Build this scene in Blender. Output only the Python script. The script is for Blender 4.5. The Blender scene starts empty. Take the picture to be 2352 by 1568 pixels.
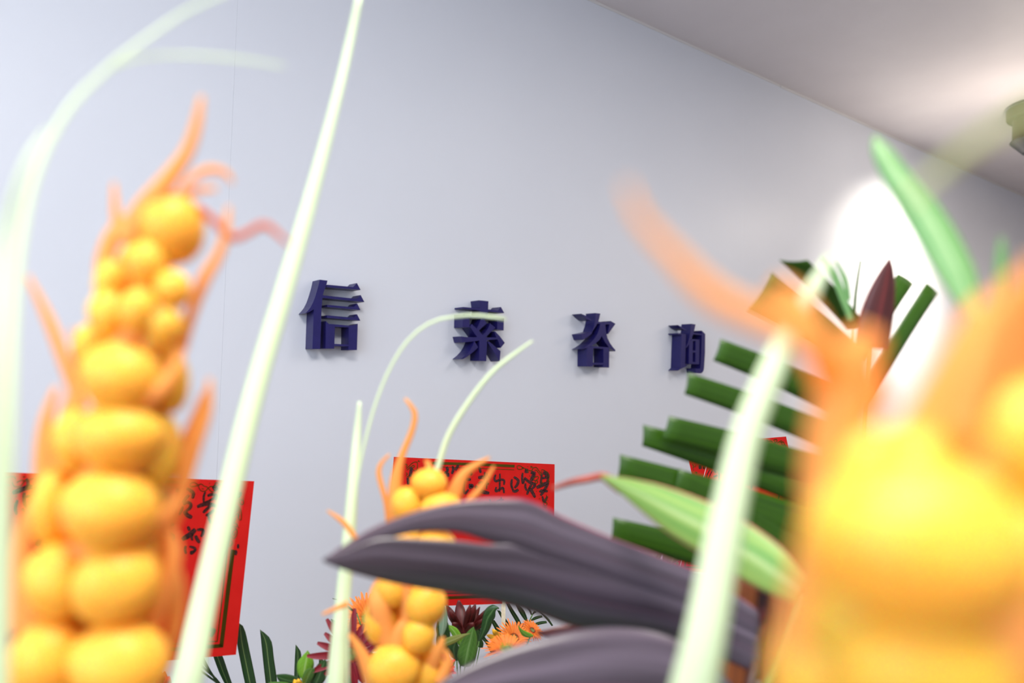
import bpy, bmesh, math, random
from mathutils import Vector, Matrix, noise
from mathutils.geometry import tessellate_polygon
random.seed(7)
S = bpy.context.scene
COL = S.collection
# ------------------------------------------------------------------ camera
F = 1700.0
CAM = Vector((0, -3.0, 1.5))
_X = Vector((2224, 141, F)).normalized()
_a = -(F*F + 141*(141 - .024*2224))/(2224 + 141*.024)
_Y = Vector((_a, 141 + .024*(_a-2224), F)).normalized()
_Z = _X.cross(_Y)
FWD = Vector((_X.z, _Y.z, _Z.z))
RGT = Vector((_X.x, _Y.x, _Z.x))
UP = -Vector((_X.y, _Y.y, _Z.y))
cd = bpy.data.cameras.new('camera')
cam = bpy.data.objects.new('camera', cd)
COL.objects.link(cam)
cam.matrix_world = Matrix(((RGT.x, UP.x, -FWD.x, CAM.x), (RGT.y, UP.y, -FWD.y, CAM.y), (RGT.z, UP.z, -FWD.z, CAM.z), (0, 0, 0, 1)))
cd.sensor_width = 36
cd.lens = F/2352*36
cd.clip_start = .02
cd.dof.use_dof = True
cd.dof.focus_distance = 2.3
cd.dof.aperture_fstop = 2.5
S.camera = cam
# ------------------------------------------------------------------ exposure, world, lights
S.view_settings.view_transform = 'Standard'
S.view_settings.look = 'None'
S.view_settings.gamma = 1
S.view_settings.use_curve_mapping = False
S.view_settings.exposure = 0.28
W = bpy.data.worlds.new('world'); S.world = W
W.use_nodes = True
W.node_tree.nodes['Background'].inputs[0].default_value = (.75, .85, 1, 1)
W.node_tree.nodes['Background'].inputs[1].default_value = 1.0

def area(name, loc, target, sx, sy, power, col):
    l = bpy.data.lights.new(name, 'AREA'); l.shape = 'RECTANGLE'; l.size = sx; l.size_y = sy
    l.energy = power; l.color = col
    o = bpy.data.objects.new(name, l); COL.objects.link(o)
    o.location = loc
    o.rotation_euler = (Vector(target)-Vector(loc)).to_track_quat('-Z', 'Y').to_euler()
    return o
CEIL = 3.66
area('window_daylight', (-2.4, -3.2, 2.4), (1.6, 0, 2.5), 2.4, 1.8, 60, (.74, .86, 1))
area('ceiling_panel_light', (.0, -3.3, CEIL-.08), (.2, -3.0, 0), 1.2, 1.2, 125, (1, .95, .88))
area('ceiling_panel_light', (3.4, -2.6, CEIL-.08), (3.4, -2.6, 0), 1.2, 1.2, 20, (1, .94, .9))
area('ceiling_panel_light', (8.0, -3.6, CEIL-.08), (8.0, -3.6, 0), 1.2, .6, 110, (1, .82, .66))
FIX = Vector((5.95, -1.05, CEIL))
up_l = bpy.data.lights.new('ceiling_glow_fill', 'POINT'); up_l.energy = 17; up_l.color = (1, .88, .74); up_l.shadow_soft_size = .12  # added point light, hung free of the fixture, for the warm ceiling glow
up_o = bpy.data.objects.new('ceiling_glow_fill', up_l); COL.objects.link(up_o)
for (dx, tgt, pw, ang) in ((0, (6.35, 0, 2.35), 290, 100),):
    l = bpy.data.lights.new('spotlight_beam', 'SPOT'); l.energy = pw; l.color = (1, .9, .74)
    l.spot_size = math.radians(ang); l.spot_blend = 1.0; l.shadow_soft_size = .06
    o = bpy.data.objects.new('spotlight_beam', l); COL.objects.link(o)
    o.location = FIX + Vector((.02, .06, -.44))
    o.rotation_euler = (Vector(tgt)-o.location).to_track_quat('-Z', 'Y').to_euler()

# ------------------------------------------------------------------ projection helpers
def ray(px, py):
    a, b = (px-1176)/F, (py-784)/F
    return FWD + RGT*a - UP*b
def P(px, py, z):
    return CAM + ray(px, py)*z
def on_plane(px, py, p0, n):
    r = ray(px, py)
    return CAM + r*((p0-CAM).dot(n)/r.dot(n))

# ------------------------------------------------------------------ materials
def mat(name, base, rough=.5, metal=0, spec=.5, build=None, sss=0, trans=0):
    m = bpy.data.materials.new(name); m.use_nodes = True
    nt = m.node_tree; b = nt.nodes['Principled BSDF']
    b.inputs['Base Color'].default_value = (*base, 1)
    b.inputs['Roughness'].default_value = rough
    b.inputs['Metallic'].default_value = metal
    b.inputs['Specular IOR Level'].default_value = spec
    if sss:
        b.inputs['Subsurface Weight'].default_value = sss
        b.inputs['Subsurface Radius'].default_value = (1, .4, .1)
        b.inputs['Subsurface Scale'].default_value = .022
    if trans:
        out = nt.nodes['Material Output']
        t = nt.nodes.new('ShaderNodeBsdfTranslucent'); t.inputs[0].default_value = (*base, 1)
        mx = nt.nodes.new('ShaderNodeMixShader'); mx.inputs[0].default_value = trans
        nt.links.new(b.outputs[0], mx.inputs[1]); nt.links.new(t.outputs[0], mx.inputs[2])
        nt.links.new(mx.outputs[0], out.inputs[0])
    if build: build(nt, b)
    return m
def varied(c1, c2, scale=30, bump=0, bscale=200, detail=3):
    """noise-mixed colour and fine relief in object space"""
    def f(nt, b):
        tc = nt.nodes.new('ShaderNodeTexCoord')
        n = nt.nodes.new('ShaderNodeTexNoise'); n.inputs['Scale'].default_value = scale; n.inputs['Detail'].default_value = detail
        nt.links.new(tc.outputs['Object'], n.inputs['Vector'])
        r = nt.nodes.new('ShaderNodeValToRGB')
        r.color_ramp.elements[0].position = .35; r.color_ramp.elements[0].color = (*c1, 1)
        r.color_ramp.elements[1].position = .65; r.color_ramp.elements[1].color = (*c2, 1)
        nt.links.new(n.outputs['Fac'], r.inputs['Fac'])
        nt.links.new(r.outputs['Color'], b.inputs['Base Color'])
        if bump:
            n2 = nt.nodes.new('ShaderNodeTexNoise'); n2.inputs['Scale'].default_value = bscale
            nt.links.new(tc.outputs['Object'], n2.inputs['Vector'])
            bp = nt.nodes.new('ShaderNodeBump'); bp.inputs['Strength'].default_value = bump; bp.inputs['Distance'].default_value = .001
            nt.links.new(n2.outputs['Fac'], bp.inputs['Height']); nt.links.new(bp.outputs[0], b.inputs['Normal'])
    return f
def leafy(c1, c2, rib, edge=None, side=0, veins=0, streak=9, ribw=.05):
    """leaf colouring over UV: u across, v along; pale midrib, lengthwise streaks, coloured margin"""
    def f(nt, b):
        L = nt.links
        uv = nt.nodes.new('ShaderNodeUVMap'); uv.uv_map = 'uv'
        sp = nt.nodes.new('ShaderNodeSeparateXYZ'); L.new(uv.outputs[0], sp.inputs[0])
        mp = nt.nodes.new('ShaderNodeMapping'); mp.inputs['Scale'].default_value = (streak, .8, 1)
        L.new(uv.outputs[0], mp.inputs[0])
        n = nt.nodes.new('ShaderNodeTexNoise'); n.inputs['Scale'].default_value = 1.0; n.inputs['Detail'].default_value = 4
        L.new(mp.outputs[0], n.inputs['Vector'])
        r = nt.nodes.new('ShaderNodeValToRGB')
        r.color_ramp.elements[0].position = .38; r.color_ramp.elements[0].color = (*c1, 1)
        r.color_ramp.elements[1].position = .62; r.color_ramp.elements[1].color = (*c2, 1)
        L.new(n.outputs['Fac'], r.inputs['Fac'])
        d = nt.nodes.new('ShaderNodeMath'); d.operation = 'SUBTRACT'; L.new(sp.outputs[0], d.inputs[0]); d.inputs[1].default_value = .5
        a = nt.nodes.new('ShaderNodeMath'); a.operation = 'ABSOLUTE'; L.new(d.outputs[0], a.inputs[0])
        lt = nt.nodes.new('ShaderNodeMath'); lt.operation = 'LESS_THAN'; L.new(a.outputs[0], lt.inputs[0]); lt.inputs[1].default_value = ribw
        mx = nt.nodes.new('ShaderNodeMixRGB'); L.new(lt.outputs[0], mx.inputs[0]); L.new(r.outputs[0], mx.inputs[1]); mx.inputs[2].default_value = (*rib, 1)
        cur = mx
        if veins:
            # slanted side veins: stripes along v + |u-.5|
            m1 = nt.nodes.new('ShaderNodeMath'); m1.operation = 'MULTIPLY_ADD'; L.new(a.outputs[0], m1.inputs[0]); m1.inputs[1].default_value = -.5; L.new(sp.outputs[1], m1.inputs[2])
            m2 = nt.nodes.new('ShaderNodeMath'); m2.operation = 'MULTIPLY'; L.new(m1.outputs[0], m2.inputs[0]); m2.inputs[1].default_value = veins
            m3 = nt.nodes.new('ShaderNodeMath'); m3.operation = 'FRACT'; L.new(m2.outputs[0], m3.inputs[0])
            m4 = nt.nodes.new('ShaderNodeMath'); m4.operation = 'LESS_THAN'; L.new(m3.outputs[0], m4.inputs[0]); m4.inputs[1].default_value = .08
            m5 = nt.nodes.new('ShaderNodeMath'); m5.operation = 'MULTIPLY'; L.new(m4.outputs[0], m5.inputs[0]); m5.inputs[1].default_value = .45
            mv = nt.nodes.new('ShaderNodeMixRGB'); L.new(m5.outputs[0], mv.inputs[0]); L.new(cur.outputs[0], mv.inputs[1]); mv.inputs[2].default_value = (*rib, 1)
            cur = mv
        if edge:
            g = nt.nodes.new('ShaderNodeMath'); g.operation = 'GREATER_THAN' if side >= 0 else 'LESS_THAN'
            L.new((a if side == 0 else d).outputs[0], g.inputs[0]); g.inputs[1].default_value = .465*(side or 1)
            me = nt.nodes.new('ShaderNodeMixRGB'); L.new(g.outputs[0], me.inputs[0]); L.new(cur.outputs[0], me.inputs[1]); me.inputs[2].default_value = (*edge, 1)
            cur = me
        L.new(cur.outputs[0], b.inputs['Base Color'])
        bp = nt.nodes.new('ShaderNodeBump'); bp.inputs['Strength'].default_value = .25; bp.inputs['Distance'].default_value = .002
        L.new(n.outputs['Fac'], bp.inputs['Height']); L.new(bp.outputs[0], b.inputs['Normal'])
    return f
M = {}
M['wall'] = mat('wall_panel_white', (.70, .735, .815), .42, spec=.3, build=varied((.695, .73, .81), (.705, .74, .82), 2, .06, 60))
M['ceil'] = mat('ceiling_paint', (.60, .58, .60), .55, spec=.4, build=varied((.77, .725, .745), (.79, .745, .765), 3, .05, 90))
M['trim'] = mat('trim_white', (.7, .69, .7), .45)
M['floor'] = mat('floor_tile', (.2, .19, .18), .35, build=varied((.13, .12, .115), (.16, .15, .14), 4))
M['navy'] = mat('navy_paint', (.022, .018, .16), .36, spec=.4, build=varied((.010, .008, .10), (.013, .010, .115), 40, .05, 300))
M['red'] = mat('red_card', (.56, .010, .008), .5, spec=.15, build=varied((.50, .009, .007), (.54, .012, .009), 20, .04, 400))
M['ink'] = mat('black_ink', (.02, .006, .005), .25, build=varied((.012, .005, .004), (.07, .01, .01), 260))
M['gold'] = mat('gold_foil', (.17, .12, .02), .3, metal=1)
M['stick'] = mat('pale_wood', (.78, .68, .5), .6, build=varied((.72, .62, .44), (.84, .75, .58), 90))
M['kernel'] = mat('orange_kernel', (1.0, .48, .05), .45, sss=.85, spec=.3, build=varied((1.0, .40, .03), (1.0, .50, .07), 14))
M['bract'] = mat('orange_bract', (1, .50, .13), .5, trans=.45, spec=.3)
M['bractred'] = mat('red_orange_bract', (.72, .15, .04), .5, trans=.4, spec=.3)
M['stalk'] = mat('orange_stalk', (.85, .27, .02), .5, build=varied((.8, .2, .01), (.9, .36, .03), 30))
M['blade'] = mat('pale_grass_blade', (.80, .93, .62), .38, trans=.35, spec=.5, build=leafy((.76, .90, .58), (.86, .95, .70), (.88, .95, .78), ribw=.04))
M['bladey'] = mat('straw_grass_blade', (.62, .66, .30), .45, trans=.35, build=leafy((.60, .66, .32), (.70, .72, .38), (.72, .75, .45)))
for sd, nm in ((0, 'purple'), (-1, 'purple_up'), (1, 'purple_low')):
    M[nm] = mat('dark_purple_leaf', (.10, .05, .08), .34, spec=.75, build=leafy((.05, .036, .052), (.135, .105, .145), (.14, .07, .11), edge=(.22, .02, .06), side=sd, streak=5, ribw=.008))
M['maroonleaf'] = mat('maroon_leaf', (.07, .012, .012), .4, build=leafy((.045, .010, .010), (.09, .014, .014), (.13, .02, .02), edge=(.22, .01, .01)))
M['pinkedge'] = mat('pink_edged_green_leaf', (.2, .42, .08), .4, trans=.25, build=leafy((.13, .33, .06), (.36, .52, .12), (.40, .55, .2), edge=(.62, .22, .16), streak=6))
M['fresh'] = mat('fresh_green_leaf', (.25, .55, .12), .4, trans=.35, build=leafy((.12, .33, .11), (.28, .50, .20), (.36, .56, .26), streak=4))
M['palm'] = mat('palm_leaflet_green', (.07, .22, .01), .4, trans=.25, build=leafy((.022, .075, .003), (.048, .135, .005), (.05, .14, .010), streak=12, ribw=.02))
M['palmdark'] = mat('dark_palm_leaflet', (.03, .09, .02), .38, build=leafy((.012, .038, .010), (.020, .058, .014), (.17, .25, .08), streak=14, ribw=.03))
M['leafdark'] = mat('dark_glossy_leaf', (.03, .10, .02), .3, build=leafy((.012, .048, .010), (.028, .085, .02), (.08, .16, .055), veins=9))
M['leafmid'] = mat('mid_green_leaf', (.1, .24, .04), .36, build=leafy((.05, .14, .018), (.085, .20, .03), (.15, .28, .08), veins=8))
M['leafbright'] = mat('bright_green_leaf', (.22, .5, .04), .36, trans=.2, build=leafy((.18, .44, .03), (.27, .55, .05), (.4, .65, .18), veins=8))
M['leafgrey'] = mat('grey_green_leaf', (.24, .34, .22), .4, build=leafy((.18, .30, .17), (.30, .40, .28), (.34, .44, .3), veins=9))
M['leafolive'] = mat('olive_leaf', (.16, .18, .03), .42, build=leafy((.13, .15, .02), (.19, .21, .04), (.26, .27, .1), veins=8))
M['stem'] = mat('green_stem', (.10, .22, .05), .5, build=varied((.08, .18, .04), (.13, .27, .07), 60))
M['stemred'] = mat('red_brown_stem', (.35, .06, .03), .45, build=varied((.28, .05, .03), (.42, .08, .05), 60))
M['stemdark'] = mat('dark_stem', (.05, .018, .015), .5)
M['maroonpetal'] = mat('maroon_petal', (.11, .006, .004), .5, build=leafy((.05, .003, .002), (.10, .005, .004), (.15, .008, .007), streak=8, ribw=.02))
M['crimson'] = mat('crimson_petal', (.28, .005, .015), .45, trans=.1, build=leafy((.13, .003, .007), (.24, .005, .014), (.28, .008, .02), streak=6, ribw=.02))
M['redpetal'] = mat('red_petal', (.62, .01, .012), .45, trans=.15, build=leafy((.5, .008, .01), (.7, .015, .015), (.7, .03, .03), streak=6, ribw=.02))
M['orangepetal'] = mat('orange_petal', (.95, .27, .02), .5, trans=.15, build=leafy((.78, .14, .012), (.9, .28, .025), (.9, .38, .05), streak=5, ribw=.03))
M['yellowpetal'] = mat('yellow_orange_petal', (.95, .50, .02), .5, trans=.15, build=leafy((.95, .42, .02), (1, .60, .03), (1, .6, .05), streak=5, ribw=.03))
M['discgreen'] = mat('green_yellow_disc', (.55, .52, .07), .7, build=varied((.42, .42, .04), (.7, .62, .12), 160, .8, 300))
M['discred'] = mat('fuzzy_red_disc', (.45, .07, .04), .75, build=varied((.3, .03, .02), (.75, .25, .12), 220, .8, 400))
M['brown'] = mat('shaded_orange_spike', (.22, .06, .012), .5, build=leafy((.13, .032, .008), (.22, .06, .012), (.24, .07, .015), streak=7, ribw=.02))  # orange of a spike with the shade under the leaves mixed in
M['olive'] = mat('olive_metal', (.06, .052, .015), .4, build=varied((.055, .048, .014), (.07, .058, .018), 8))
M['black'] = mat('black_metal', (.012, .012, .012), .4)
M['wicker'] = mat('wicker', (.35, .2, .09), .7, build=varied((.28, .15, .06), (.42, .26, .12), 60, .5, 120))
M['foam'] = mat('floral_foam', (.03, .12, .04), .9, build=varied((.025, .1, .03), (.04, .14, .05), 60))
def emis(name, col, st):
    m = bpy.data.materials.new(name); m.use_nodes = True; nt = m.node_tree; nt.nodes.remove(nt.nodes['Principled BSDF'])
    e = nt.nodes.new('ShaderNodeEmission'); e.inputs[0].default_value = (*col, 1); e.inputs[1].default_value = st
    nt.links.new(e.outputs[0], nt.nodes['Material Output'].inputs[0]); return m
M['lamp'] = emis('lamp_lens', (1, .9, .75), 6)
M['sky'] = emis('daylight_glass', (.85, .92, 1), 2.2)
M['panel'] = emis('light_diffuser', (1, .95, .9), 2.5)

# ------------------------------------------------------------------ object helpers
def tag(o, label=None, cat=None, group=None, kind=None):
    if label: o['label'] = label
    if cat: o['category'] = cat
    if group: o['group'] = group
    if kind: o['kind'] = kind
    return o
def thing(name, loc, label, cat, group=None):
    o = bpy.data.objects.new(name, None); COL.objects.link(o); o.location = loc; o.empty_display_size = .05
    return tag(o, label, cat, group)
def wloc(o):
    v = Vector((0, 0, 0))
    while o is not None:
        v = v + o.location; o = o.parent
    return v
def mesh(name, verts, faces, m, parent=None, uvs=None, smooth=False, label=None, origin=None):
    """verts in world space; stored relative to the parent's base"""
    base = wloc(parent) if parent else Vector((0, 0, 0))
    org = Vector(origin) if origin is not None else base
    me = bpy.data.meshes.new(name)
    me.from_pydata([tuple(Vector(v)-org) for v in verts], [], faces)
    if uvs:
        ul = me.uv_layers.new(name='uv')
        for lp in me.loops: ul.data[lp.index].uv = uvs[lp.vertex_index]
    me.materials.append(m)
    if smooth:
        for p in me.polygons: p.use_smooth = True
    o = bpy.data.objects.new(name, me); COL.objects.link(o)
    if parent: o.parent = parent
    o.location = org-base
    if label: o['label'] = label
    return o
def box(name, lo, hi, m, parent=None, bevel=0, **k):
    x0, y0, z0 = lo; x1, y1, z1 = hi
    v = [(x0, y0, z0), (x1, y0, z0), (x1, y1, z0), (x0, y1, z0), (x0, y0, z1), (x1, y0, z1), (x1, y1, z1), (x0, y1, z1)]
    f = [(0, 3, 2, 1), (4, 5, 6, 7), (0, 1, 5, 4), (1, 2, 6, 5), (2, 3, 7, 6), (3, 0, 4, 7)]
    o = mesh(name, v, f, m, parent, **k)
    if bevel:
        b = o.modifiers.new('bevel', 'BEVEL'); b.width = bevel; b.segments = 2
    return o
def cr(pts, n):
    """Catmull-Rom resample of tuples, n samples"""
    pts = [tuple(map(float, p)) for p in pts]
    if len(pts) == 2: pts = [pts[0], tuple((a+b)/2 for a, b in zip(*pts)), pts[1]]
    d = [0]
    for a, b in zip(pts, pts[1:]): d.append(d[-1]+math.hypot(a[0]-b[0], a[1]-b[1])+1e-6)
    out = []
    for i in range(n):
        t = d[-1]*i/(n-1); k = 0
        while k < len(pts)-2 and d[k+1] < t: k += 1
        u = (t-d[k])/(d[k+1]-d[k])
        p0 = pts[max(k-1, 0)]; p1 = pts[k]; p2 = pts[k+1]; p3 = pts[min(k+2, len(pts)-1)]
        out.append(tuple(.5*(2*b+(c-a)*u+(2*a-5*b+4*c-e)*u*u+(3*b-a-3*c+e)*u*u*u) for a, b, c, e in zip(p0, p1, p2, p3)))
    return out
def strip(name, L, R, m, parent=None, bulge=0, th=.0006, nc=6, label=None, origin=None):
    """leaf-like surface between two 3D edge lines, curved across, with real thickness"""
    n = len(L); verts = []; uvs = []; faces = []
    for i in range(n):
        a, b = L[i], R[i]
        t = (L[min(i+1, n-1)]+R[min(i+1, n-1)]) - (L[max(i-1, 0)]+R[max(i-1, 0)])
        w = b-a; nr = t.cross(w)
        nr = nr.normalized() if nr.length > 1e-12 else -FWD
        if nr.dot(FWD) > 0: nr = -nr
        for j in range(nc+1):
            u = j/nc
            verts.append(a+w*u+nr*(bulge*w.length*math.sin(math.pi*u)))
            uvs.append((u, i/(n-1)))
    for i in range(n-1):
        for j in range(nc):
            k = i*(nc+1)+j
            faces.append((k, k+1, k+nc+2, k+nc+1))
    o = mesh(name, verts, faces, m, parent, uvs=uvs, smooth=True, label=label, origin=origin)
    s = o.modifiers.new('solid', 'SOLIDIFY'); s.thickness = th; s.offset = 0
    return o
def ribbon(name, path, m, parent=None, n=28, **k):
    """path of (px,py,depth,width_px): a blade facing the viewer's side, placed in space at those depths"""
    q = cr(path, n); L = []; R = []
    for i, (x, y, z, w) in enumerate(q):
        x0, y0 = q[max(i-1, 0)][:2]; x1, y1 = q[min(i+1, n-1)][:2]
        l = math.hypot(x1-x0, y1-y0) or 1; nx, ny = -(y1-y0)/l, (x1-x0)/l
        w = max(w, .6)
        L.append(P(x+nx*w/2, y+ny*w/2, z)); R.append(P(x-nx*w/2, y-ny*w/2, z))
    return strip(name, L, R, m, parent, **k)
def edges(name, top, bot, z0, z1, m, parent=None, n=30, dz=0, **k):
    """leaf from an upper and a lower pixel edge; depth runs z0..z1, lower edge dz nearer"""
    T = cr(top, n); B = cr(bot, n)
    L = [P(p[0], p[1], z0+(z1-z0)*i/(n-1)) for i, p in enumerate(T)]
    R = [P(p[0], p[1], z0+(z1-z0)*i/(n-1)-dz*math.sin(math.pi*i/(n-1))) for i, p in enumerate(B)]
    return strip(name, L, R, m, parent, **k)
def tube(name, pts, r, m, parent=None, seg=8, label=None, r1=None, origin=None):
    n = len(pts); verts = []; faces = []; up = Vector((.3, .9, .2))
    for i, p in enumerate(pts):
        t = (pts[min(i+1, n-1)]-pts[max(i-1, 0)]).normalized()
        a = t.cross(up).normalized(); b = t.cross(a)
        rr = r+(((r1 if r1 is not None else r)-r)*i/(n-1))
        for j in range(seg):
            g = 2*math.pi*j/seg; verts.append(p+a*math.cos(g)*rr+b*math.sin(g)*rr)
    for i in range(n-1):
        for j in range(seg):
            faces.append((i*seg+j, i*seg+(j+1) % seg, (i+1)*seg+(j+1) % seg, (i+1)*seg+j))
    faces += [tuple(range(seg))[::-1], tuple((n-1)*seg+j for j in range(seg))]
    return mesh(name, verts, faces, m, parent, smooth=True, label=label, origin=origin)
def lathe(name, prof, c, m, parent=None, seg=32, axis=Vector((0, 0, 1)), label=None):
    a = axis.orthogonal().normalized(); b = axis.cross(a); verts = []; faces = []
    for r, h in prof:
        for j in range(seg):
            g = 2*math.pi*j/seg; verts.append(Vector(c)+axis*h+a*math.cos(g)*r+b*math.sin(g)*r)
    for i in range(len(prof)-1):
        for j in range(seg): faces.append((i*seg+j, i*seg+(j+1) % seg, (i+1)*seg+(j+1) % seg, (i+1)*seg+j))
    faces += [tuple(range(seg))[::-1], tuple((len(prof)-1)*seg+j for j in range(seg))]
    o = mesh(name, verts, faces, m, parent, smooth=False, label=label)
    return o
def bez(a, b, c, n=12):
    return [a*(1-t)**2+b*2*t*(1-t)+c*t*t for t in [i/(n-1) for i in range(n)]]
def crv(pts, n):
    return [Vector(p) for p in _cr3(pts, n)]
def _cr3(pts, n):
    out = []
    for i in range(n):
        t = (len(pts)-1)*i/(n-1); k = min(int(t), len(pts)-2); u = t-k
        p0 = pts[max(k-1, 0)]; p1 = pts[k]; p2 = pts[k+1]; p3 = pts[min(k+2, len(pts)-1)]
        out.append(.5*(2*p1+(p2-p0)*u+(2*p0-5*p1+4*p2-p3)*u*u+(3*p1-p0-3*p2+p3)*u**3))
    return out

# ================================================================== the room
X0, X1, Y0 = -2.523, 12.5, -6.2
wb = bpy.data.objects.new('wall_back', None); COL.objects.link(wb); tag(wb, kind='structure')
g = .00022
sx = [X0, .862, 4.247, 7.632, X1]
for a, b in zip(sx, sx[1:]):
    o = box('panel', (a+g, 0, 0), (b-g, .02, CEIL), M['wall'], wb)
tag(box('wall_backing', (X0, .02, 0), (X1, .1, CEIL), M['trim'], wb))
tag(box('wall_front', (X0, Y0-.1, 0), (X1, Y0, CEIL), M['wall']), kind='structure')
tag(box('wall_right', (X1, Y0-.1, 0), (X1+.1, .1, CEIL), M['wall']), kind='structure')
# left wall with the daylight window cut into it
wl = bpy.data.objects.new('wall_left', None); COL.objects.link(wl); wl.location = (X0, 0, 0); tag(wl, kind='structure')
for lo, hi in (((Y0-.1, 0), (-4.1, CEIL)), ((-1.1, 0), (.1, CEIL)), ((-4.1, 0), (-1.1, .7)), ((-4.1, 3.3), (-1.1, CEIL))):
    box('wall_section', (X0-.1, lo[0], lo[1]), (X0, hi[0], hi[1]), M['wall'], wl)
wn = bpy.data.objects.new('window_1', None); COL.objects.link(wn); wn.location = (X0-.05, -2.6, .7); tag(wn, kind='structure')
for k in range(4):
    y = -4.1+k*1.0
    box('window_frame', (X0-.09, y-.02 if k else y, .7), (X0-.03, y+.04 if k < 3 else y, 3.3), M['trim'], wn) if k in (1, 2) else None
box('window_frame', (X0-.09, -4.1, .7), (X0-.03, -4.04, 3.3), M['trim'], wn)
box('window_frame', (X0-.09, -1.16, .7), (X0-.03, -1.1, 3.3), M['trim'], wn)
box('window_frame', (X0-.09, -4.04, .7), (X0-.03, -1.16, .76), M['trim'], wn)
box('window_frame', (X0-.09, -4.04, 3.24), (X0-.03, -1.16, 3.3), M['trim'], wn)
for k in range(3):
    box('pane', (X0-.08, -4.04+k*.96+.02, .76), (X0-.07, -4.04+(k+1)*.96-.02, 3.24), M['sky'], wn)
tag(box('floor', (X0, Y0, -.1), (X1, 0, 0), M['floor']), kind='structure')
tag(box('ceiling', (X0, Y0, CEIL), (X1, 0, CEIL+.1), M['ceil']), kind='structure')
# thin ceiling trim in two lengths with the joint seen in the photograph
tr = bpy.data.objects.new('trim_1', None); COL.objects.link(tr); tr.location = (0, 0, CEIL); tag(tr, kind='structure')
box('trim_strip', (X0, -.004, CEIL-.016), (4.66, 0, CEIL), M['trim'], tr, bevel=.001)
box('trim_strip', (4.665, -.0055, CEIL-.020), (X1, 0, CEIL), M['trim'], tr, bevel=.001)
for (x, y, a, b, w) in ((.0, -3.3, 1.2, 1.2, 'above the flowers'), (3.4, -2.6, 1.2, 1.2, 'middle of room'), (8.0, -3.6, 1.2, .6, 'far end')):
    t = thing('ceiling_light', (x, y, CEIL-.06), 'flat white ceiling light panel, '+w, 'light')
    box('frame', (x-a/2-.02, y-b/2-.02, CEIL-.06), (x+a/2+.02, y+b/2+.02, CEIL), M['trim'], t)
    box('diffuser', (x-a/2, y-b/2, CEIL-.064), (x+a/2, y+b/2, CEIL-.0605), M['panel'], t)

# ================================================================== sign letters
TH = .075
def prism(name, polys, parent, off=0):
    """extrude front-face outlines (pixel loops on the plane y=-TH) back to the wall"""
    verts = []; faces = []
    loops = [[on_plane(x, y, Vector((0, -TH-off, 0)), Vector((0, 1, 0))) for x, y in lp] for lp in polys]
    tris = tessellate_polygon([[Vector((p.x, p.z, 0)) for p in lp] for lp in loops])
    flat = [p for lp in loops for p in lp]; N = len(flat)
    verts = flat+[Vector((p.x, -.0002, p.z)) for p in flat]
    for t in tris: faces.append(tuple(t)); faces.append(tuple(i+N for i in reversed(t)))
    k = 0
    for lp in loops:
        n = len(lp)
        for i in range(n): faces.append((k+i, k+(i+1) % n, N+k+(i+1) % n, N+k+i))
        k += n
    o = mesh(name, verts, faces, M['navy'], parent)
    bm = bmesh.new(); bm.from_mesh(o.data); bmesh.ops.recalc_face_normals(bm, faces=bm.faces); bm.to_mesh(o.data); bm.free()
    return o
def letter(ox, oy, sc, strokes, label):
    cv = lambda lp: [(ox+x/sc, oy+y/sc) for x, y in lp]
    allp = [p for s in strokes for p in cv(s[0])]
    cx = sum(p[0] for p in allp)/len(allp); cy = max(p[1] for p in allp)
    c = on_plane(cx, cy, Vector((0, 0, 0)), Vector((0, 1, 0)))
    t = thing('sign_letter', c, label, 'letter', 'wall sign letters')
    for i, s in enumerate(strokes): prism('stroke', [cv(lp) for lp in s], t, i*.00012)
letter(660, 620, 7.127, [
    [[(530, 157), (657, 172), (645, 225), (628, 275), (600, 345), (578, 425), (560, 650), (548, 1000), (537, 1292), (410, 1290), (415, 1150), (425, 850), (434, 640), (400, 662), (350, 690), (295, 708), (345, 655), (385, 600), (425, 520), (458, 430), (485, 340), (510, 250)]],
    [[(655, 240), (690, 243), (950, 266), (1078, 278), (1138, 212), (1200, 325), (690, 285), (640, 280)]],
    [[(578, 412), (1030, 460), (1142, 470), (1200, 408), (1262, 523), (565, 455)]],
    [[(655, 568), (935, 594), (1088, 607), (1142, 548), (1197, 655), (655, 603)]],
    [[(650, 740), (930, 765), (1085, 780), (1140, 722), (1195, 827), (650, 782)]],
    [[(632, 835), (680, 880), (1010, 907), (1095, 905), (1153, 878), (1139, 1309), (1000, 1308), (1003, 1250), (770, 1240), (768, 1287), (625, 1283)], [(780, 928), (1005, 938), (1003, 1218), (770, 1208)]],
], 'leftmost navy raised Chinese character on the white wall, four bars over a box')
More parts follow.
